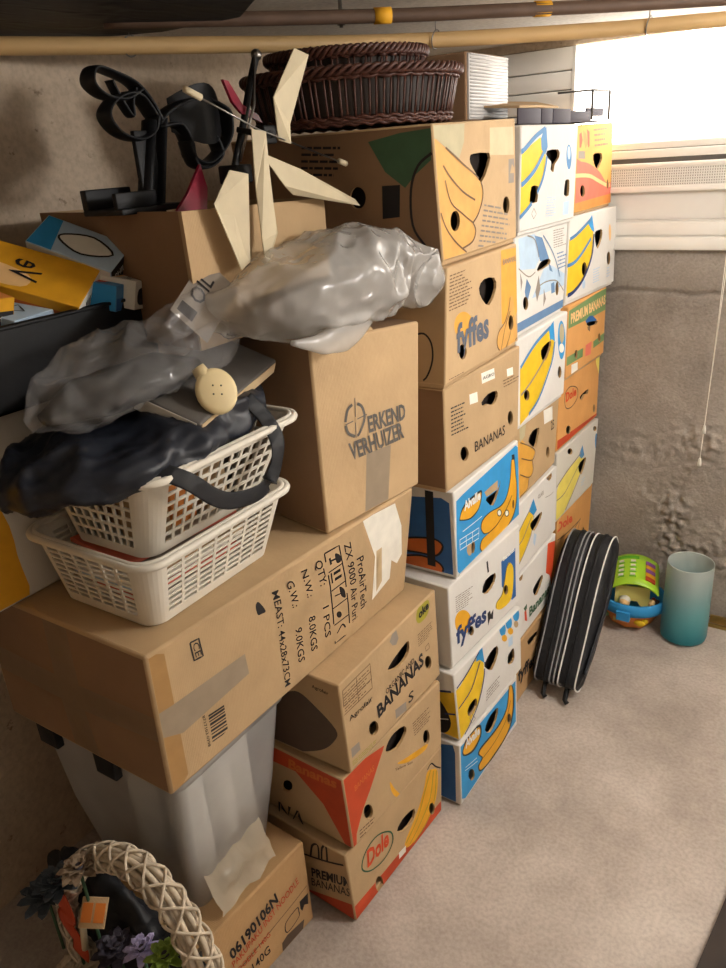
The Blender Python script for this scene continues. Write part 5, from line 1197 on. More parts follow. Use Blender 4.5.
# ================================================================ SOFT THINGS
def loft(m, cs, mt, seg=44, sub=10, crump=.012, seed=0, freq=9, side=Vector((1, 0, 0)), zmin=None, sharp=1.0):
    """cs: (centre, half width, half height). closed soft body with folds"""
    P = cr3([c[0] for c in cs], sub); W = [v.x for v in cr3([(c[1], c[2], 0) for c in cs], sub)]; Hh = [v.y for v in cr3([(c[1], c[2], 0) for c in cs], sub)]
    n = len(P); vs = []
    for i, p in enumerate(P):
        t = (P[min(i + 1, n - 1)] - P[max(i - 1, 0)]).normalized(); s = (side - t * side.dot(t)).normalized(); u = s.cross(t)
        if u.z < 0: u = -u
        for k in range(seg):
            a = 2 * math.pi * k / seg; ca, sa = math.cos(a), math.sin(a)
            v = p + s * max(W[i], .002) * math.copysign(abs(ca) ** .85, ca) + u * max(Hh[i], .002) * math.copysign(abs(sa) ** .85, sa)
            q = Vector((v.x * freq + seed, v.y * freq, v.z * freq))
            q2 = Vector((q.x * .9 + q.y * .5, q.y * .45 - q.x * .2, q.z * 1.3)); n1 = noise.noise(q2); n2 = noise.noise(q * 1.9 + Vector((5, 2, 1))); n3 = noise.noise(q * 3.9 + Vector((1, 8, 3)))
            d = crump * (.55 - 2.6 * abs(n1) + .5 * (.3 - 1.6 * abs(n2)) - .22 * abs(n3) * 1.5)
            e = min(1, W[i] / .05)
            v += (s * ca + u * sa) * d * e
            if zmin is not None: v.z = max(v.z, zmin(v.x, v.y) if callable(zmin) else zmin)
            vs.append(v)
    fs = [[i * seg + k, i * seg + (k + 1) % seg, (i + 1) * seg + (k + 1) % seg, (i + 1) * seg + k] for i in range(n - 1) for k in range(seg)]
    fs.append(list(range(seg))[::-1]); fs.append([(n - 1) * seg + k for k in range(seg)])
    m.add(vs, fs, mt, True)
t = thing('plastic_bag', 'large crumpled grey see-through bag lying on top of the moving carton', 'bag', (-.1, -.2, 1.36))
m = MB(); loft(m, [((-.20, -.475, 1.45), .012, .014), ((-.16, -.43, 1.43), .075, .045), ((-.115, -.36, 1.435), .12, .066), ((-.10, -.24, 1.445), .13, .085), ((-.09, -.13, 1.45), .125, .085), ((-.045, -.065, 1.44), .10, .07), ((.0, -.045, 1.425), .06, .05), ((.03, -.05, 1.42), .012, .015)], 'film_grey', seg=110, sub=16, crump=.013, seed=3, freq=11, zmin=1.366); m.build('bag_skin', t)
m = MB(); loft(m, [((-.03, -.44, 1.385), .006, .004), ((-.015, -.38, 1.372), .012, .018), ((-.012, -.32, 1.375), .012, .03), ((-.01, -.26, 1.385), .010, .02), ((-.01, -.22, 1.39), .004, .004)], 'film_grey', seg=30, crump=.006, seed=9, freq=20); m.build('gathered_hem', t)
m = MB(); loft(m, [((-.13, -.40, 1.42), .01, .01), ((-.11, -.28, 1.415), .09, .035), ((-.08, -.16, 1.42), .09, .04), ((-.03, -.10, 1.41), .02, .02)], 'picture_dark', crump=.008, seed=4); tag(m.build('folded_cloth', loc=(-.1, -.2, 1.38)), 'dark folded cloth dimly visible inside the large grey bag', 'cloth')
# printed sleeve at the bag's left end
m = MB()
def Pq(u, v): return Vector((-.185, -.545, 1.452)).lerp(Vector((-.215, -.425, 1.515)), u) + Vector((.05, .02, -.055)) * (1 - v)
panel(m, Pq, .15, .07, [('sh', 'ink_grey', [(-.1, -.1), (1.1, -.1), (1.1, 1.1), (-.1, 1.1)]), ('tx', 'ink_dark', 'OIL', [(.35, .5), (.8, .52), (.35, .85)]), ('sh', 'ink_dark', [(.08, .5), (.24, .5), (.24, .9), (.08, .9)])], 'paper', N=Vector((.75, -.3, .6)).normalized(), amp=.003)
tag(m.build('paper_sleeve', loc=(-.2, -.5, 1.43), recalc=False), 'grey printed paper sleeve sticking out at the left of the large grey bag', 'paper')

t = thing('sports_bag', 'slack black nylon bag draped over the upper white basket', 'bag', (-.2, -.62, 1.245))
m = MB(); loft(m, [((-.29, -.845, 1.236), .02, .012), ((-.265, -.815, 1.247), .085, .035), ((-.235, -.74, 1.258), .145, .045), ((-.22, -.64, 1.262), .155, .045), ((-.205, -.53, 1.268), .14, .048), ((-.165, -.45, 1.275), .095, .042), ((-.13, -.412, 1.275), .04, .02)], 'nylon', seg=90, sub=12, crump=.012, seed=1, freq=15); m.build('bag_body', t)
m = MB(); m.tube(cr3([(-.085, -.72, 1.262), (-.05, -.69, 1.238), (-.048, -.64, 1.19), (-.046, -.60, 1.170), (-.046, -.54, 1.162), (-.047, -.50, 1.185), (-.052, -.48, 1.225), (-.075, -.475, 1.262), (-.10, -.49, 1.30)]), 0, 'fabric_black', 10, flat=((0, 1, .6), .014, .0012)); m.build('strap', t)

t = thing('case', 'flat grey box lying under the clear bag and the cream shower head', 'box', (-.17, -.50, 1.30))
M = Matrix.Translation((-.165, -.495, 1.322)) @ Euler((R(8), R(22), R(14))).to_matrix().to_4x4()
m = MB(); m.box((-.07, -.135, -.014), (.055, .125, .014), 'ink_slate', M, bev=.004); m.build('case_body', t)
m = MB(); m.box((.0555, -.13, -.010), (.0565, .12, .010), 'label_clear', M); m.box((-.06, -.1355, -.012), (.05, -.1365, .012), 'paper', M); m.build('edge_label', t)
t = thing('clear_bag', 'crumpled clear plastic bag with a gathered peak, on top of the black nylon bag', 'bag', (-.22, -.6, 1.30))
m = MB(); loft(m, [((-.26, -.785, 1.325), .012, .01), ((-.24, -.75, 1.345), .065, .035), ((-.225, -.68, 1.37), .095, .05), ((-.215, -.60, 1.383), .10, .052), ((-.20, -.52, 1.385), .085, .045), ((-.19, -.45, 1.38), .05, .036), ((-.185, -.41, 1.37), .012, .01)], 'film_clear', seg=96, sub=14, crump=.013, seed=11, freq=16); m.build('bag_skin', t)
m = MB(); loft(m, [((-.19, -.57, 1.42), .035, .02), ((-.185, -.53, 1.435), .035, .028), ((-.18, -.495, 1.455), .016, .02), ((-.18, -.48, 1.478), .004, .005)], 'film_clear', seg=36, crump=.012, seed=21, freq=22); m.build('gathered_peak', t)
m = MB(); loft(m, [((-.26, -.76, 1.325), .02, .01), ((-.24, -.68, 1.34), .07, .025), ((-.22, -.58, 1.35), .08, .03), ((-.2, -.50, 1.352), .03, .015)], 'plastic_black', crump=.008, seed=5); tag(m.build('dark_pouch', loc=(-.24, -.62, 1.33)), 'dark pouch visible through the crumpled clear bag', 'pouch')
t = thing('shower_head', 'small cream plastic shower head with four dark holes, on the grey flat box', 'shower head', (-.10, -.575, 1.31))
ax = Vector((.74, -.45, .50)).normalized(); Mr = ax.to_track_quat('Z', 'Y').to_matrix().to_4x4(); C0 = Vector((-.095, -.56, 1.332))
m = MB(); m.lathe([(.001, -.022), (.016, -.022), (.028, -.012), (.033, -.002), (.032, .004), (.026, .007), (.001, .008)], C0, 'cream', 24, sx=1, sy=1.15, M=Mr); m.build('head', t)
m = MB(); m.tube([C0 + Vector((-.016, .002, .010)), C0 + Vector((-.032, -.002, .036))], [.015, .011], 'cream', 12); m.build('neck', t)
m = MB()
for a in range(4): m.sphere(C0 + Mr @ Vector((.009 * math.cos(a * 1.57 + .6), .010 * math.sin(a * 1.57 + .6), .0075)), .0016, 'ink_dark', seg=8)
m.build('hole', t)

# ================================================================ BLACK TRAY WITH LIGHT BULB BOXES
t = thing('tray', 'long black open tray filled with light bulb boxes at the left edge', 'tray', (-.55, -.75, 1.319))
m = MB(); x0, x1, y0, y1, z0, z1 = -.74, -.365, -1.06, -.425, 1.3195, 1.452
m.box((x0, y0, z0), (x1, y1, z0 + .005), 'plastic_black'); m.box((x1 - .006, y0, z0), (x1, y1, z1), 'plastic_black'); m.box((x0, y0, z0), (x0 + .006, y1, z1), 'plastic_black')
m.box((x0, y1 - .006, z0), (x1, y1, z1), 'plastic_black'); m.box((x0, y0, z0), (x1, y0 + .006, z1), 'plastic_black')
m.box((x1 - .012, y0, z1 - .006), (x1 + .004, y1 + .003, z1), 'plastic_black', bev=.002); m.build('tray_body', t)
def bulbbox(label, c, size, rot, base, end, art_top, art_front):
    F, D = bx6(-size[0] / 2, size[0] / 2, -size[1] / 2, size[1] / 2, -size[2] / 2, size[2] / 2)
    m = MB(); shell(m, F, D, base, {'t': art_top, 'f': art_front, 's': end}, bev=.0015, amp=.0006)
    c = (c[0] + .03, c[1] + .0, c[2] + .018)
    M = Matrix.Translation(c) @ Euler([R(a) for a in rot]).to_matrix().to_4x4(); m.v = [M @ v for v in m.v]
    return tag(m.build('light_bulb_box', loc=(c[0], c[1], c[2] - size[2] / 2)), label, 'box', 'light bulb boxes in the black tray')
bulb = ('ss', 'paper', [(.3, .2), (.6, .12), (.85, .3), (.85, .7), (.6, .88), (.3, .8), (.12, .5)])
bulbbox('grey and blue light bulb box with a bulb picture, tallest one in the black tray', (-.50, -.475, 1.500), (.16, .080, .070), (30, 22, 24), 'blue_pale', [('sh', 'paper', [(-.1, -.1), (1.1, -.1), (1.1, 1.1), (-.1, 1.1)]), ('sh', 'blue', [(.0, -.1), (1.1, -.1), (1.1, .22), (.0, .35)]), ('st', 'ink_dark', .003, [(.2, .6), (.35, .85), (.6, .75), (.8, .55), (.6, .42), (.35, .35), (.2, .6)])],
        [('ss', 'paper', [(.2, .6), (.5, .9), (.8, .6), (.6, .3), (.4, .3)]), ('st', 'ink_dark', .003, [(.2, .6), (.5, .9), (.8, .6), (.6, .3), (.4, .3), (.2, .6)]), ('sh', 'blue', [(0, 0), (1, 0), (1, .18), (0, .3)])],
        [('sh', 'ink_dark', [(-.1, -.1), (1.1, -.1), (1.1, 1.1), (-.1, 1.1)]), ('tx', 'white_ink', 'PHILIPS', [(.15, .62), (.85, .62), (.15, .8)]), ('tx', 'white_ink', '25', [(.15, .2), (.4, .2), (.15, .45)])])
bulbbox('long orange light bulb box with a white barcode end, leaning in the black tray', (-.50, -.585, 1.475), (.20, .11, .05), (28, 20, 34), 'yellow_deep', [('sh', 'orange_deep', [(0, 0), (1, 0), (1, .6), (0, .6)])],
        [('tx', 'ink_dark', 'Ve', [(.25, .35), (.7, .35), (.25, .6)]), ('ss', 'orange_pale', [(.1, .1), (.5, .1), (.4, .5), (.1, .5)])],
        [('sh', 'paper', [(-.1, -.1), (1.1, -.1), (1.1, 1.1), (-.1, 1.1)])] + [('st', 'ink_dark', .0022, [(.3 + .06 * k, .2), (.3 + .06 * k, .7)]) for k in range(8)])
bulbbox('blue light bulb box with a red patch, behind the orange one', (-.45, -.505, 1.448), (.12, .07, .045), (-4, 12, 26), 'blue_mid', [('sh', 'blue', [(0, 0), (1, 0), (1, 1), (0, 1)])],
        [('ss', 'red', [(.2, .25), (.8, .3), (.75, .7), (.2, .7)])], [('sh', 'blue_deep', [(0, 0), (1, 0), (1, .5), (0, .5)])])
bulbbox('white light bulb box with black word at the right end of the tray', (-.415, -.462, 1.442), (.07, .055, .05), (-6, 12, 20), 'paper', [], [('tx', 'ink_dark', 'PHILIPS', [(.1, .55), (.9, .55), (.1, .8)]), ('sh', 'orange_pale', [(.2, .1), (.8, .1), (.8, .4), (.2, .4)])], [('ss', 'ink_dark', [(.2, .2), (.8, .2), (.8, .7), (.2, .7)])])
bulbbox('orange and black light bulb box with a red round spot, nearest the left edge', (-.46, -.725, 1.44), (.06, .095, .085), (-6, 16, 8), 'yellow_deep', [('sh', 'ink_dark', [(0, .5), (1, .5), (1, .75), (0, .75)])], [('sh', 'orange', [(0, 0), (1, 0), (1, 1), (0, 1)])],
        [('sh', 'red_deep', [(0, 0), (1, 0), (1, .5), (0, .5)]), ('sh', 'ink_dark', [(0, .5), (1, .5), (1, .75), (0, .75)]), ('ss', 'paper', [(.2, .05), (.7, .05), (.8, .3), (.5, .5), (.2, .35)]), ('tx', 'paper', 'spot', [(.2, .55), (.8, .55), (.2, .7)])])
bulbbox('plain yellow light bulb box lying behind the others at the left edge', (-.62, -.70, 1.475), (.10, .12, .06), (0, 12, 20), 'yellow_deep', [], [], [])
bulbbox('small black light bulb box between the orange and the tall grey one', (-.56, -.53, 1.472), (.07, .07, .05), (-4, 20, 30), 'ink_dark', [], [('tx', 'white_ink', '25', [(.2, .3), (.7, .3), (.2, .7)])], [('tx', 'white_ink', '25', [(.2, .3), (.7, .3), (.2, .7)])])
bulbbox('light blue light bulb box lying low beneath the orange one', (-.46, -.655, 1.42), (.07, .10, .05), (0, 14, 16), 'blue_pale', [('sh', 'blue_mid', [(0, 0), (1, 0), (1, .5), (0, .5)])], [('st', 'ink_dark', .002, [(.3, .3), (.5, .7), (.7, .3), (.3, .3)])], [('sh', 'blue_mid', [(0, 0), (1, 0), (1, .6), (0, .6)])])
m = MB(); m.box((-.70, -1.04, 1.325), (-.46, -.46, 1.39), 'ink_grey', bev=.003)
tag(m.build('cardboard_insert', loc=(-.58, -.75, 1.325)), 'grey cardboard insert on the bottom of the black tray', 'box')

# ================================================================ BLACK STAND
t = thing('plastic_stand', 'black plastic stand with two curved cups on forked arms, standing in the open carton', 'stand', (-.36, -.41, 1.375))
X = -.36; V3 = lambda pts, x=X: [(x, a, b) for a, b in pts]
m = MB(); m.tube(V3([(-.42, 1.39), (-.405, 1.60), (-.362, 1.735)]), 0, 'plastic_black', 10, flat=((1, 0, 0), .018, .008)); m.tube(V3([(-.375, 1.39), (-.372, 1.60), (-.335, 1.738)]), 0, 'plastic_black', 10, flat=((1, 0, 0), .018, .006))
m.box((X - .006, -.405, 1.45), (X + .004, -.36, 1.72), 'plastic_black', Matrix.Translation((0, .0, 0)), bev=.002); m.build('stem', t)
m = MB(); m.tube(cr3(V3([(-.345, 1.735), (-.362, 1.765), (-.39, 1.792), (-.43, 1.806), (-.466, 1.812), (-.478, 1.79), (-.455, 1.772), (-.415, 1.768), (-.38, 1.782)])), 0, 'plastic_black', 10, flat=((1, 0, 0), .020, .0035)); m.build('cup', t)
m = MB(); m.tube(cr3(V3([(-.355, 1.742), (-.385, 1.775), (-.43, 1.770), (-.458, 1.745), (-.44, 1.718), (-.40, 1.706), (-.365, 1.718), (-.352, 1.742)])), 0, 'plastic_black', 10, flat=((1, 0, 0), .020, .0035)); m.build('cup', t)
m = MB(); m.tube(cr3(V3([(-.35, 1.73), (-.33, 1.745), (-.29, 1.762), (-.235, 1.772), (-.18, 1.758), (-.165, 1.745)])), 0, 'plastic_black', 10, flat=((1, 0, 0), .020, .004)); m.tube(cr3(V3([(-.345, 1.725), (-.30, 1.728), (-.28, 1.70), (-.275, 1.672), (-.24, 1.662), (-.20, 1.68), (-.17, 1.71), (-.165, 1.745)])), 0, 'plastic_black', 10, flat=((1, 0, 0), .020, .004)); m.build('forked_arm', t)
m = MB(); m.add([(X + .03 * math.sin(math.pi * i / 8) - .01, -.30 + .13 * i / 8, 1.772 - .055 * j / 4 - .012 * math.sin(math.pi * i / 8) * (j - 2)) for i in range(9) for j in range(5)], [[i * 5 + j, i * 5 + j + 1, i * 5 + j + 6, i * 5 + j + 5] for i in range(8) for j in range(4)], 'plastic_black', True)
m.add([(X + .03 * math.sin(math.pi * i / 8) - .014, -.30 + .13 * i / 8, 1.772 - .055 * j / 4 - .012 * math.sin(math.pi * i / 8) * (j - 2)) for i in range(9) for j in range(5)], [[i * 5 + j, i * 5 + j + 1, i * 5 + j + 6, i * 5 + j + 5] for i in range(8) for j in range(4)], 'plastic_black', True); m.build('cup', t, recalc=False)
m = MB(); m.tube(cr3(V3([(-.435, 1.795), (-.42, 1.765), (-.402, 1.742), (-.398, 1.765), (-.385, 1.785)])), 0, 'plastic_black', 8, flat=((1, 0, 0), .012, .003)); m.build('hook', t)
m = MB(); m.tube(cr3(V3([(-.285, 1.70), (-.27, 1.66), (-.235, 1.655), (-.20, 1.675), (-.21, 1.705)])), 0, 'plastic_black', 8, flat=((1, 0, 0), .018, .003)); m.build('hook', t)
m = MB(); m.box((X - .06, -.49, 1.59), (X + .04, -.335, 1.60), 'plastic_black', bev=.002); m.box((X - .06, -.49, 1.599), (X - .045, -.39, 1.632), 'plastic_black', bev=.002); m.box((X + .02, -.49, 1.599), (X + .03, -.40, 1.625), 'plastic_black', bev=.002); m.build('bracket', t)
m = MB(); m.box((X - .03, -.45, 1.376), (X + .03, -.35, 1.392), 'plastic_black', bev=.002); m.build('foot', t)

# ================================================================ TOY HELICOPTER
t = thing('toy_helicopter', 'broken toy helicopter with cream blades and dark red fins, stuck in the open carton', 'toy', (-.25, -.28, 1.375))
m = MB(); m.tube(cr3([(-.25, -.187, 1.832), (-.25, -.213, 1.784), (-.25, -.244, 1.719), (-.25, -.293, 1.622), (-.26, -.32, 1.50), (-.27, -.33, 1.385)]), .0065, 'plastic_black', 8); m.sphere((-.25, -.187, 1.832), .010, 'metal'); m.tube([(-.243, -.20, 1.83), (-.236, -.225, 1.75), (-.24, -.275, 1.66)], .0025, 'metal', 6); m.build('mast', t)
m = MB(); m.tube([(-.25, -.262, 1.712), (-.20, -.235, 1.698)], .005, 'plastic_black'); m.sphere((-.20, -.245, 1.700), (.014, .018, .010), 'plastic_black'); m.box((-.215, -.26, 1.685), (-.19, -.225, 1.715), 'plastic_black', bev=.003); m.build('rotor_hub', t); m = MB()
m.sphere((-.235, -.295, 1.640), (.016, .020, .012), 'plastic_black'); m.box((-.25, -.325, 1.625), (-.205, -.285, 1.655), 'plastic_black', bev=.003); m.build('rotor_hub', t)
blades = [(-.19, [(-.152, 1.838), (-.124, 1.828), (-.185, 1.715), (-.20, 1.683), (-.222, 1.69), (-.237, 1.758)]), (-.165, [(-.322, 1.708), (-.298, 1.703), (-.288, 1.61), (-.295, 1.54), (-.325, 1.478), (-.338, 1.53), (-.328, 1.62)]),
          (-.165, [(-.388, 1.648), (-.355, 1.64), (-.365, 1.50), (-.40, 1.492), (-.435, 1.60)]), (-.17, [(-.30, 1.672), (-.205, 1.640), (-.02, 1.575), (-.018, 1.562), (-.22, 1.598), (-.255, 1.615)])]
for k, (x, pl) in enumerate(blades):
    m = MB(); m.slab([(x + .01 * (i % 2), a, b) for i, (a, b) in enumerate(pl)], (-.002, 0, 0), 'blade_cream'); m.build('rotor_blade', t)
m = MB(); m.tube([(-.185, -.434, 1.762), (-.185, -.278, 1.707), (-.185, -.032, 1.644)], .0016, 'metal', 6)
for a, b in (((-.185, -.444, 1.766), (-.185, -.412, 1.755)), ((-.185, -.045, 1.648), (-.185, -.022, 1.642))): m.tube([a, b], .0055, 'blade_cream', 8)
m.build('stabilizer_bar', t)
for x, pl in ((-.245, [(-.288, 1.790), (-.275, 1.788), (-.245, 1.752), (-.205, 1.735), (-.195, 1.722), (-.25, 1.738), (-.27, 1.755)]), (-.27, [(-.415, 1.59), (-.385, 1.615), (-.345, 1.66), (-.335, 1.62), (-.345, 1.58), (-.36, 1.56)])):
    m = MB(); m.slab([(x, a, b) for a, b in pl], (-.006, 0, 0), 'crimson'); m.build('tail_fin', t)

# ================================================================ WICKER BASKETS ON TOP
def wicker(label, c, ang, ax_, ay_, z0, z1, flare, nst, group=None, rope=True):
    t = thing('wicker_basket', label, 'basket', (c[0], c[1], z0))
    Mz = Matrix.Rotation(ang, 4, 'Z')
    def E(a, f, z): v = Mz @ Vector((ax_ * f * math.cos(a), ay_ * f * math.sin(a), 0)); return Vector((c[0] + v.x, c[1] + v.y, z))
    f0 = 1 - flare; h = z1 - z0
    fz = lambda v: f0 + flare * v ** .8
    m = MB()
    for k in range(nst):
        a = 2 * math.pi * k / nst
        m.tube([E(a + .02 * math.sin(k * 3.1), fz(v), z0 + h * v) for v in (.12, .35, .6, .85)], .0024, 'wicker_brown', 5)
    m.build('stakes', t)['kind'] = 'stuff'
    m = MB()
    for v, r in ((.02, .004), (.07, .0045), (.13, .004), (.84, .004), (.90, .0045)):
        n = 160; m.tube([E(2 * math.pi * k / n, fz(v) + .012 * math.sin(k * 1.6 + v * 50), z0 + h * v + .0022 * math.cos(k * 1.6)) for k in range(n)], r, 'wicker_brown', 5, closed=True)
    m.build('weave_band', t)
    m = MB(); n = 220
    for ph in (0, 2.1, 4.2):
        m.tube([E(2 * math.pi * k / n, 1.015 + .022 * math.cos(k * .75 + ph), z1 - .004 + .007 * math.sin(k * .75 + ph)) for k in range(n)], .0045, 'wicker_brown', 6, closed=True)
    m.build('braided_rim', t)
    m = MB(); n = 48; m.add([E(2 * math.pi * k / n, f0, z0 + .004) for k in range(n)], [list(range(n))], 'wicker_brown')
    m.add([E(2 * math.pi * k / n, f0 * .97, z0 + .005) for k in range(n)] + [E(2 * math.pi * k / n, fz(.85) * .94, z0 + h * .85) for k in range(n)], [[k, (k + 1) % n, n + (k + 1) % n, n + k] for k in range(n)], 'wood_dark', True)
    m.build('lining', t, recalc=False); return t
wicker('large oval dark brown wicker basket on the top left banana box', (-.255, .125), R(34.5), .225, .155, 1.712, 1.812, .10, 92)
wicker('smaller dark brown wicker basket nested in the larger one, under the pipes', (-.262, .12), R(34.5), .165, .115, 1.770, 1.850, .12, 60)

# silver insulated box
F, D = bx6(-.40, -.115, .385, .615, 1.712, 1.855)
t = thing('carton', 'brown carton with a silver padded front, behind the wicker basket', 'cardboard box', basecentre(F, D))
m = MB(); shell(m, F, D, 'kraft_dark', {}, seed=2, amp=.001); m.build('carton_body', t)
mat('foil', '#c9c6c4', rough=.35, var=.08, bump=.3, bscale=60)
m = MB()
m.box((-.118, .39, 1.715), (-.1095, .612, 1.852), 'foil', bev=.002)
for j in range(19):
    m.tube([(-.109, .394, 1.720 + j * .0072), (-.109, .608, 1.7195 + j * .0072)], .0024, 'foil', 5)
m.build('padded_sheet', t)
# open lid flaps and dark tray on top of middle and far columns
t = thing('cardboard_tray', 'shallow cardboard tray with dark purple inside, lying on top of the middle column', 'tray', (-.2, .62, 1.70))
mat('plum_board', '#2a2230', rough=.7)
m = MB(); m.box((-.38, .44, 1.6965), (-.02, .80, 1.700), 'plum_board'); m.build('tray_base', t)
for (y0, y1) in ((.44, .585), (.59, .665), (.67, .80)):
    m = MB(); m.box((-.014, y0, 1.697), (-.010, y1, 1.731), 'plum_board', bev=.001); m.build('side_strip', t)
m = MB(); m.slab([(-.02, .47, 1.732), (-.02, .60, 1.734), (-.03, .76, 1.734), (-.10, .79, 1.750), (-.22, .72, 1.762), (-.30, .55, 1.752), (-.18, .46, 1.745)], (0, .0, .005), 'kraft'); m.slab([(-.04, .52, 1.734), (-.04, .66, 1.736), (-.2, .70, 1.757), (-.22, .56, 1.750)], (0, 0, .005), 'board_pale'); m.build('loose_flap', t)
t = thing('cardboard_tray', 'low dark strip of cardboard on top of the column by the window', 'tray', (-.2, 1.02, 1.70))
m = MB(); m.box((-.36, .835, 1.7005), (-.03, 1.20, 1.704), 'plum_board'); m.build('tray_base', t)
m = MB(); m.box((-.035, .84, 1.704), (-.029, 1.03, 1.728), 'plum_board', bev=.001); m.box((-.05, 1.04, 1.716), (-.045, 1.20, 1.738), 'plum_board', bev=.001); m.build('side_strip', t)
t = thing('wire_rack', 'small black wire frame standing on the top box beside the window', 'rack', (-.05, 1.12, 1.705))
m = MB()
for y in (1.04, 1.205): m.tube([(-.03, y, 1.705), (-.03, y, 1.785)], .004, 'ink_slate', 6)
m.tube([(-.03, 1.04, 1.783), (-.03, 1.205, 1.785)], .003, 'ink_slate', 6); m.tube([(-.03, 1.04, 1.783), (-.12, 1.0, 1.782)], .003, 'ink_slate', 6); m.build('frame', t)

# ================================================================ RACKET BAGS
def racket(label, x, th, lean, piping):
    # outline in (s along axis, w across); axis rises towards the back wall
    out = [(0, -.035), (.02, -.062), (.10, -.075), (.22, -.090), (.36, -.115), (.50, -.118), (.60, -.085), (.645, -.02), (.635, .055), (.58, .105), (.46, .125), (.32, .112), (.2, .088), (.1, .07), (.02, .058), (0, .03)]
    out = [(a * .80, c * .66) for a, c in out]; t0 = Vector((x, .57, .05)); ax = Vector((lean, .64, .70)).normalized(); sd = Vector((1, 0, 0)); sd = (sd - ax * sd.dot(ax)).normalized(); wd = sd.cross(ax)
    if wd.z > 0: wd = -wd
    O = cr(out, True, 4); n = len(O)
    t = thing('racket_bag', label, 'racket bag', (x, .60, 0), 'racket bags leaning against the boxes')
    def Q(p, k, off): # p 2d, k shrink
        q = Vector((.27 + (p.x - .27) * k, p.y * k)); return t0 + ax * q.x + wd * q.y + sd * off
    m = MB(); rings = []
    for k, o in ((.0, th * .62), (.45, th * .60), (.75, th * .55), (.93, th * .48), (1.0, th * .36), (1.0, 0), (1.0, -th * .36), (.93, -th * .48), (.75, -th * .55), (.45, -th * .6), (.0, -th * .62)):
        rings.append([Q(p, max(k, .01), o + .004 * noise.noise(Vector((p.x * 12, p.y * 12 + o * 20, x * 9)))) for p in O])
    vs = [v for g in rings for v in g]
    m.add(vs, [[i * n + k, i * n + (k + 1) % n, (i + 1) * n + (k + 1) % n, (i + 1) * n + k] for i in range(len(rings) - 1) for k in range(n)], 'fabric_black', True); m.build('cover', t)
    for o, mt in piping:
        m = MB(); m.tube([Q(p, 1.005, th * o) for p in O], .0028, mt, 6, closed=True); m.build('piping', t)
    m = MB(); m.tube([Q(p, 1.012, 0) for p in O], 0, 'plastic_black', 8, closed=True, flat=(sd, .005, .002)); m.build('zip', t)
    m = MB(); b = Q(Vector((-.01, .0)), 1, 0); m.tube([b + Vector((0, 0, .01)), b + Vector((0, -.02, -.022)), b + Vector((.01, -.025, -.03))], .008, 'plastic_black', 8); m.build('end_tab', t)
    m = MB(); m.tube(cr3([Q(Vector((.05, -.03)), 1, th * .6), Q(Vector((.17, -.02)), 1, th * .66), Q(Vector((.32, .01)), 1, th * .64), Q(Vector((.45, .0)), 1, th * .55)]), 0, 'nylon', 8, flat=(wd, .016, .003)); m.build('carry_strap', t)
mat('piping_white', '#e4e2dd', rough=.4); mat('piping_grey', '#8b8b8e', rough=.4)
racket('black racket bag with grey piping, leaning directly against the banana boxes', .058, .086, -.01, ((.36, 'piping_grey'), (-.36, 'piping_grey'), (.2, 'piping_grey')))
racket('outer black racket bag with bright white piping, leaning on the other racket bag', .130, .080, .00, ((.36, 'piping_white'), (-.34, 'piping_white')))

# ================================================================ TOY BOAT
C0 = Vector((.182, 1.105, 0))
t = thing('toy_boat', 'orange and blue toy ark with a green roof, on the floor beside the glass vase', 'toy', C0); t.scale = (1.13, 1.13, 1.13)
n = 16
m = MB(); m.lathe([(.001, .004), (.045, .004), (.062, .012), (.084, .055), (.090, .075)], C0, 'orange', 8, sx=1.05, sy=.92); m.build('hull', t)
m = MB(); m.lathe([(.089, .070), (.098, .072), (.103, .088), (.101, .112), (.095, .114), (.090, .095), (.082, .082), (.06, .03), (.001, .026)], C0, 'blue', 24, sx=1.05, sy=.92); m.build('deck', t)
m = MB(); m.slab([C0 + Vector((.0, -.102, .062)) + Vector(p) for p in ((-.02, 0, 0), (.02, 0, 0), (.02, 0, .03), (-.02, 0, .03))], (0, .02, 0), 'blue')
m.build('bow_block', t)
m = MB(); m.sphere(C0 + Vector((.045, -.066, .045)), (.018, .008, .010), 'yellow'); m.sphere(C0 + Vector((.06, -.06, .052)), (.009, .007, .008), 'yellow'); m.build('yellow_fish', t)
m = MB(); m.sphere(C0 + Vector((-.066, -.05, .045)), (.012, .012, .012), 'green_print'); m.build('green_patch', t)
mat('toy_green', '#a8d636', rough=.35, var=.03); mat('toy_cream', '#d8cc74', rough=.45, var=.03); mat('toy_green_dark', '#5fae2a', rough=.4); mat('toy_purple', '#8a4aa0', rough=.4)
Mh = Matrix.Translation(C0 + Vector((.0, .0, .03))) @ Matrix.Rotation(R(14), 4, 'Z')
m = MB()
for y in (-.048, .052):
    pts = [(-.052, y, .0), (-.03, y, .0), (-.03, y, .055), (-.016, y, .078), (.016, y, .078), (.03, y, .055), (.03, y, 0), (.052, y, 0), (.052, y, .13), (-.052, y, .13)]
    m.slab([Mh @ Vector(p) for p in pts], Mh.to_3x3() @ Vector((0, .006, 0)), 'toy_cream'); m.build('house_wall', t); m = MB()

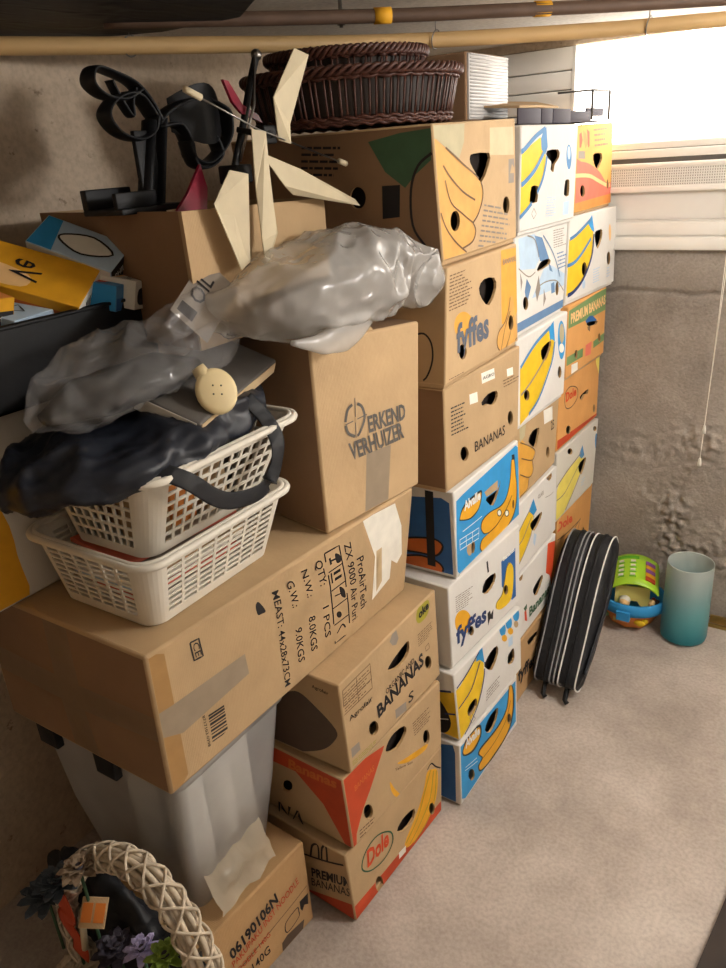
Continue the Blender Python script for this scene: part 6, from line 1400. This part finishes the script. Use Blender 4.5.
# roof: curved shell tipped to the front right
Mr = Mh @ Matrix.Translation((0, 0, .135)) @ Matrix.Rotation(R(8), 4, 'X')
def RP(u, v, off=0):
    a = R(-52 + 104 * u); r = .098 + off
    return Mr @ Vector((r * math.sin(a), -.075 + .155 * v, r * math.cos(a) - .062))
m = MB(); nu, nv = 16, 4
o_ = [RP(i / nu, j / nv) for j in range(nv + 1) for i in range(nu + 1)]; i_ = [RP(i / nu, j / nv, -.005) for j in range(nv + 1) for i in range(nu + 1)]; k_ = len(o_)
g = lambda i, j: j * (nu + 1) + i
fs = [[g(i, j), g(i + 1, j), g(i + 1, j + 1), g(i, j + 1)] for i in range(nu) for j in range(nv)]
fs += [[k_ + a for a in f[::-1]] for f in fs]
for i in range(nu): fs += [[g(i, 0), g(i + 1, 0), k_ + g(i + 1, 0), k_ + g(i, 0)], [g(i, nv), g(i + 1, nv), k_ + g(i + 1, nv), k_ + g(i, nv)]]
for j in range(nv): fs += [[g(0, j), g(0, j + 1), k_ + g(0, j + 1), k_ + g(0, j)], [g(nu, j), g(nu, j + 1), k_ + g(nu, j + 1), k_ + g(nu, j)]]
m.add(o_ + i_, fs, 'toy_green', True); rf = m.build('roof', t)
m = MB()
def patch(u0, u1, v0, v1, mt, o=.0012):
    vs = [RP(u0 + (u1 - u0) * i / 4, v0 + (v1 - v0) * j, o) for j in (0, 1) for i in range(5)]; vs2 = [RP(u0 + (u1 - u0) * i / 4, v0 + (v1 - v0) * j, -.001) for j in (0, 1) for i in range(5)]
    m.add(vs + vs2, [[i, i + 1, i + 6, i + 5] for i in range(4)] + [[0, 1, 11, 10], [1, 2, 12, 11], [2, 3, 13, 12], [3, 4, 14, 13], [5, 6, 16, 15], [6, 7, 17, 16], [7, 8, 18, 17], [8, 9, 19, 18], [0, 5, 15, 10], [4, 9, 19, 14]], mt)
patch(.20, .58, .84, .93, 'toy_green_dark')
for r_ in range(4):
    for c_ in range(2): patch(.22 + c_ * .2, .34 + c_ * .2, .68 - r_ * .15, .71 - r_ * .15, 'toy_green_dark'); patch(.24 + c_ * .2, .32 + c_ * .2, .73 - r_ * .15, .78 - r_ * .15, 'paper', .003)
m.build('raised_squares', rf)
for q, mt in enumerate(('red_deep', 'yellow_deep', 'toy_purple', 'yellow_deep', 'toy_purple')):
    m = MB(); patch(.70, .88, .2 + q * .125, .315 + q * .125, mt, .004); m.build('sliding_bead', rf)
def figure(label, c, body, hair, s=1.0):
    f = thing('toy_figure', label, 'toy', c); c = Vector(c)
    m = MB(); m.lathe([(.001, 0), (.015 * s, 0), (.017 * s, .012 * s), (.012 * s, .032 * s), (.005 * s, .036 * s)], c, body, 16); m.sphere(c + Vector((-.016 * s, -.006, .022 * s)), .006 * s, body); m.sphere(c + Vector((.016 * s, -.006, .022 * s)), .006 * s, body); m.build('body', f)
    m = MB(); m.sphere(c + Vector((0, 0, .045 * s)), .013 * s, 'orange_pale'); m.sphere(c + Vector((.003, -.013 * s, .044 * s)), .003, 'orange_pale', seg=8); m.sphere(c + Vector((-.004, -.012 * s, .048 * s)), .0014, 'ink_dark', seg=8); m.sphere(c + Vector((.006, -.011 * s, .048 * s)), .0014, 'ink_dark', seg=8); m.build('head', f)
    m = MB(); m.sphere(c + Vector((0, .004, .050 * s)), (.0135 * s, .012 * s, .010 * s), hair); m.build('hair', f)
figure('toy man in a dark red coat, sitting in the doorway of the toy ark', C0 + Vector((-.008, -.072, .056)), 'crimson', 'paper', 1.5)
figure('toy figure in white with a pale face, at the right side of the toy ark', C0 + Vector((.075, -.030, .068)), 'paper', 'orange_pale')
m = MB(); c = C0 + Vector((.080, .03, .072)); m.sphere(c + Vector((0, 0, .016)), (.016, .011, .012), 'wicker_brown'); m.sphere(c + Vector((-.008, -.008, .030)), .008, 'red_deep')
for dx, dy in ((-.008, -.006), (.008, -.006), (-.008, .006), (.008, .006)): m.tube([c + Vector((dx, dy, 0)), c + Vector((dx, dy, .012))], .0035, 'wicker_brown', 8)
tag(m.build('toy_animal', loc=c), 'small reddish brown toy animal at the right rear of the toy ark', 'toy')

# ================================================================ VASE
C0 = Vector((.370, 1.095, .0))
m = MB(); prof = [(.001, .004), (.066, .004), (.075, .010), (.078, .022), (.0775, .10), (.076, .20), (.0755, .300), (.0745, .304), (.0725, .300), (.0725, .20), (.073, .03), (.06, .018), (.001, .016)]
m.lathe(prof, C0, 'frosted_teal', 48); tag(m.build('glass_vase', loc=C0), 'tall frosted glass vase fading from clear to teal, on the floor by the concrete wall', 'vase')

# ================================================================ WICKER BASKET WITH FLOWERS, BOTTOM LEFT
BC = Vector((-.13, -.93, 0))
t = thing('flower_basket', 'white twig basket with a thick woven hoop handle at the bottom left', 'basket', BC)
hp = cr3([(-.315, -.91, .285), (-.32, -.91, .40), (-.295, -.90, .49), (-.25, -.89, .555), (-.175, -.88, .60), (-.10, -.88, .612), (-.03, -.885, .58), (.014, -.89, .515), (.038, -.895, .43), (.042, -.90, .30)], 14)
m = MB(); nH = len(hp)
fr = []
for i, p in enumerate(hp):
    tt = (hp[min(i + 1, nH - 1)] - hp[max(i - 1, 0)]).normalized(); s_ = Vector((0, 1, 0)); s_ = (s_ - tt * s_.dot(tt)).normalized(); fr.append((p, s_, tt.cross(s_)))
for q in range(9):
    a0 = 2 * math.pi * q / 9; m.tube([p + (s_ * math.cos(a0 + .25 * math.sin(i * .11 + q)) + u_ * math.sin(a0 + .25 * math.sin(i * .11 + q))) * (.022 + .003 * math.sin(i * .3 + q * 2)) * (.55 + .4 * i / nH) for i, (p, s_, u_) in enumerate(fr)][::2], .0048, 'wicker_white', 6)
for q in range(6):
    sg = 1 if q % 2 else -1; m.tube([p + (s_ * math.cos(sg * i * .30 + q * 1.05) + u_ * math.sin(sg * i * .30 + q * 1.05)) * .0325 * (.55 + .4 * i / nH) for i, (p, s_, u_) in enumerate(fr)], .0027, 'wicker_white', 5)
m.build('handle', t)
m = MB(); rx, ry = .205, .115
for k in range(34):
    a = 2 * math.pi * k / 34; m.tube([BC + Vector((rx * f * math.cos(a), ry * f * math.sin(a), z)) for f, z in ((.8, .004), (.86, .1), (.93, .2), (1.0, .30))], .005, 'wicker_white', 6)
for r_ in range(20):
    z = .012 + r_ * .0148; f = .8 + .2 * z / .3; m.tube([BC + Vector(((rx * f + .006 * math.sin(k * math.pi / 1 + r_ * math.pi)) * math.cos(2 * math.pi * k / 68), (ry * f + .006 * math.sin(k * math.pi + r_ * math.pi)) * math.sin(2 * math.pi * k / 68), z)) for k in range(68)], .0066, 'wicker_white', 5, closed=True)
m.add([BC + Vector((rx * .8 * math.cos(a), ry * .8 * math.sin(a), .012)) for a in [2 * math.pi * k / 30 for k in range(30)]], [list(range(30))], 'wicker_white')
m.build('basket_body', t)
# dark cloth filling and flowers
m = MB(); loft(m, [((-.37, -.87, .34), .02, .05), ((-.33, -.868, .37), .03, .13), ((-.24, -.868, .37), .032, .14), ((-.14, -.87, .34), .035, .13), ((-.05, -.88, .30), .04, .10), ((.01, -.89, .27), .02, .03)], 'fabric_black', crump=.03, seed=6, freq=12, side=Vector((0, 1, 0)))
tag(m.build('black_cloth', loc=(-.13, -.93, .20)), 'crumpled black cloth filling the white twig basket', 'cloth')
mat('petal_lilac', '#a8a0c8', rough=.6); mat('petal_slate', '#4b5560', rough=.6); mat('leaf_green', '#7f9a3e', rough=.55); mat('petal_dark', '#3a3540', rough=.6); mat('tag_orange', '#d07830', rough=.4); mat('petal_buff', '#8c7862', rough=.7)
def flower(label, c, r, mt, n=9, core='petal_dark', rows=3, nm='artificial_flower'):
    f = thing(nm, label, 'flower', c); c = Vector(c)
    m = MB()
    for row in range(rows):
        for k in range(n):
            a = 2 * math.pi * (k + .5 * row) / n + rnd.uniform(-.15, .15); tl = .25 + .45 * row + rnd.uniform(-.1, .1); rr = r * (1 - .16 * row)
            d = Vector((math.cos(a) * math.cos(tl), math.sin(a) * math.cos(tl), math.sin(tl))); sd = Vector((-math.sin(a), math.cos(a), 0)); up = d.cross(sd)
            pts = [c, c + d * rr * .45 + sd * rr * .24 + up * .003, c + d * rr * .9 + sd * rr * .16, c + d * rr * 1.05 - up * .004, c + d * rr * .9 - sd * rr * .16, c + d * rr * .45 - sd * rr * .24 + up * .003]
            m.slab(pts, up * .0012, mt)
    m.build('petals', f)
    m = MB(); m.sphere(c + Vector((0, 0, r * .25)), r * .22, core); m.build('flower_centre', f)
    m = MB(); m.tube([c + Vector((0, 0, 0)), Vector((c.x, c.y, .29))], .003, 'leaf_dark', 6); m.build('stem', f)
flower('yellow-green leafy artificial flower beside the right foot of the hoop handle', (-.030, -.92, .500), .034, 'leaf_green', 8)
flower('lilac-edged artificial flower left of the green one', (-.092, -.92, .472), .032, 'petal_lilac', 7)
flower('dark grey artificial flower in the middle of the twig basket', (-.165, -.92, .42), .045, 'petal_dark', 9)
flower('slate blue artificial flower at the upper left of the hoop handle', (-.300, -.92, .500), .045, 'petal_slate', 10)
flower('buff dried artificial flower touching the left end of the hoop handle', (-.215, -.92, .585), .036, 'petal_buff', 8)
flower('dark slate artificial flower low at the far left', (-.36, -.92, .43), .05, 'petal_slate', 9)
m = MB(); M = Matrix.Translation((-.200, -.925, .500)) @ Euler((R(-45), R(10), R(35))).to_matrix().to_4x4()
m.box((-.022, -.002, -.024), (.022, .002, .024), 'kraft', M, bev=.001); m.box((-.019, -.0035, -.015), (-.002, -.001, .015), 'tag_orange', M); m.box((.002, -.0035, -.015), (.019, -.001, .015), 'tag_orange', M)
tag(m.build('seed_packet', loc=(-.2, -.925, .47)), 'small packet with two orange squares stuck among the artificial flowers', 'packet')
m = MB(); m.tube(cr3([(-.30, -.925, .475), (-.28, -.93, .45), (-.295, -.93, .42), (-.27, -.93, .38), (-.28, -.93, .34)]), 0, 'red_deep', 8, flat=((1, 0, .3), .022, .0015))
tag(m.build('ribbon', loc=(-.28, -.93, .34)), 'dark red ribbon hanging at the left of the seed packet', 'ribbon')
m = MB(); m.tube([(-.235, -.93, .47), (-.245, -.935, .39)], .006, 'blade_cream', 8); tag(m.build('wooden_peg', loc=(-.245, -.935, .39)), 'short pale wooden stick below the seed packet', 'stick')

# ================================================================ CAMERA AND RENDER
yaw, pitch, roll = R(-34.51066122), R(-23.30773663), R(-4.12853764)
f = Vector((math.sin(yaw) * math.cos(pitch), math.cos(yaw) * math.cos(pitch), math.sin(pitch)))
rt = Vector((math.cos(yaw), -math.sin(yaw), 0)); up = rt.cross(f)
r2 = rt * math.cos(roll) + up * math.sin(roll); u2 = -rt * math.sin(roll) + up * math.cos(roll)
cd = bpy.data.cameras.new('camera'); cam = bpy.data.objects.new('camera', cd); COL.objects.link(cam)
cam.matrix_world = Matrix(((r2.x, u2.x, -f.x, .74478), (r2.y, u2.y, -f.y, -1.39539), (r2.z, u2.z, -f.z, 1.65735), (0, 0, 0, 1)))
cd.sensor_fit = 'VERTICAL'; cd.sensor_height = 24; cd.lens = 24 * 763.606 / 968; cd.clip_start = .02
scene.camera = cam
wd = bpy.data.worlds.new('world'); scene.world = wd; wd.use_nodes = True
wd.node_tree.nodes['Background'].inputs[0].default_value = (.9, .85, .8, 1); wd.node_tree.nodes['Background'].inputs[1].default_value = .05
vs_ = scene.view_settings; vs_.view_transform = 'Standard'; vs_.look = 'None'; vs_.gamma = 1; vs_.exposure = EXPO
scene.cycles.max_bounces = 8; scene.cycles.transparent_max_bounces = 16
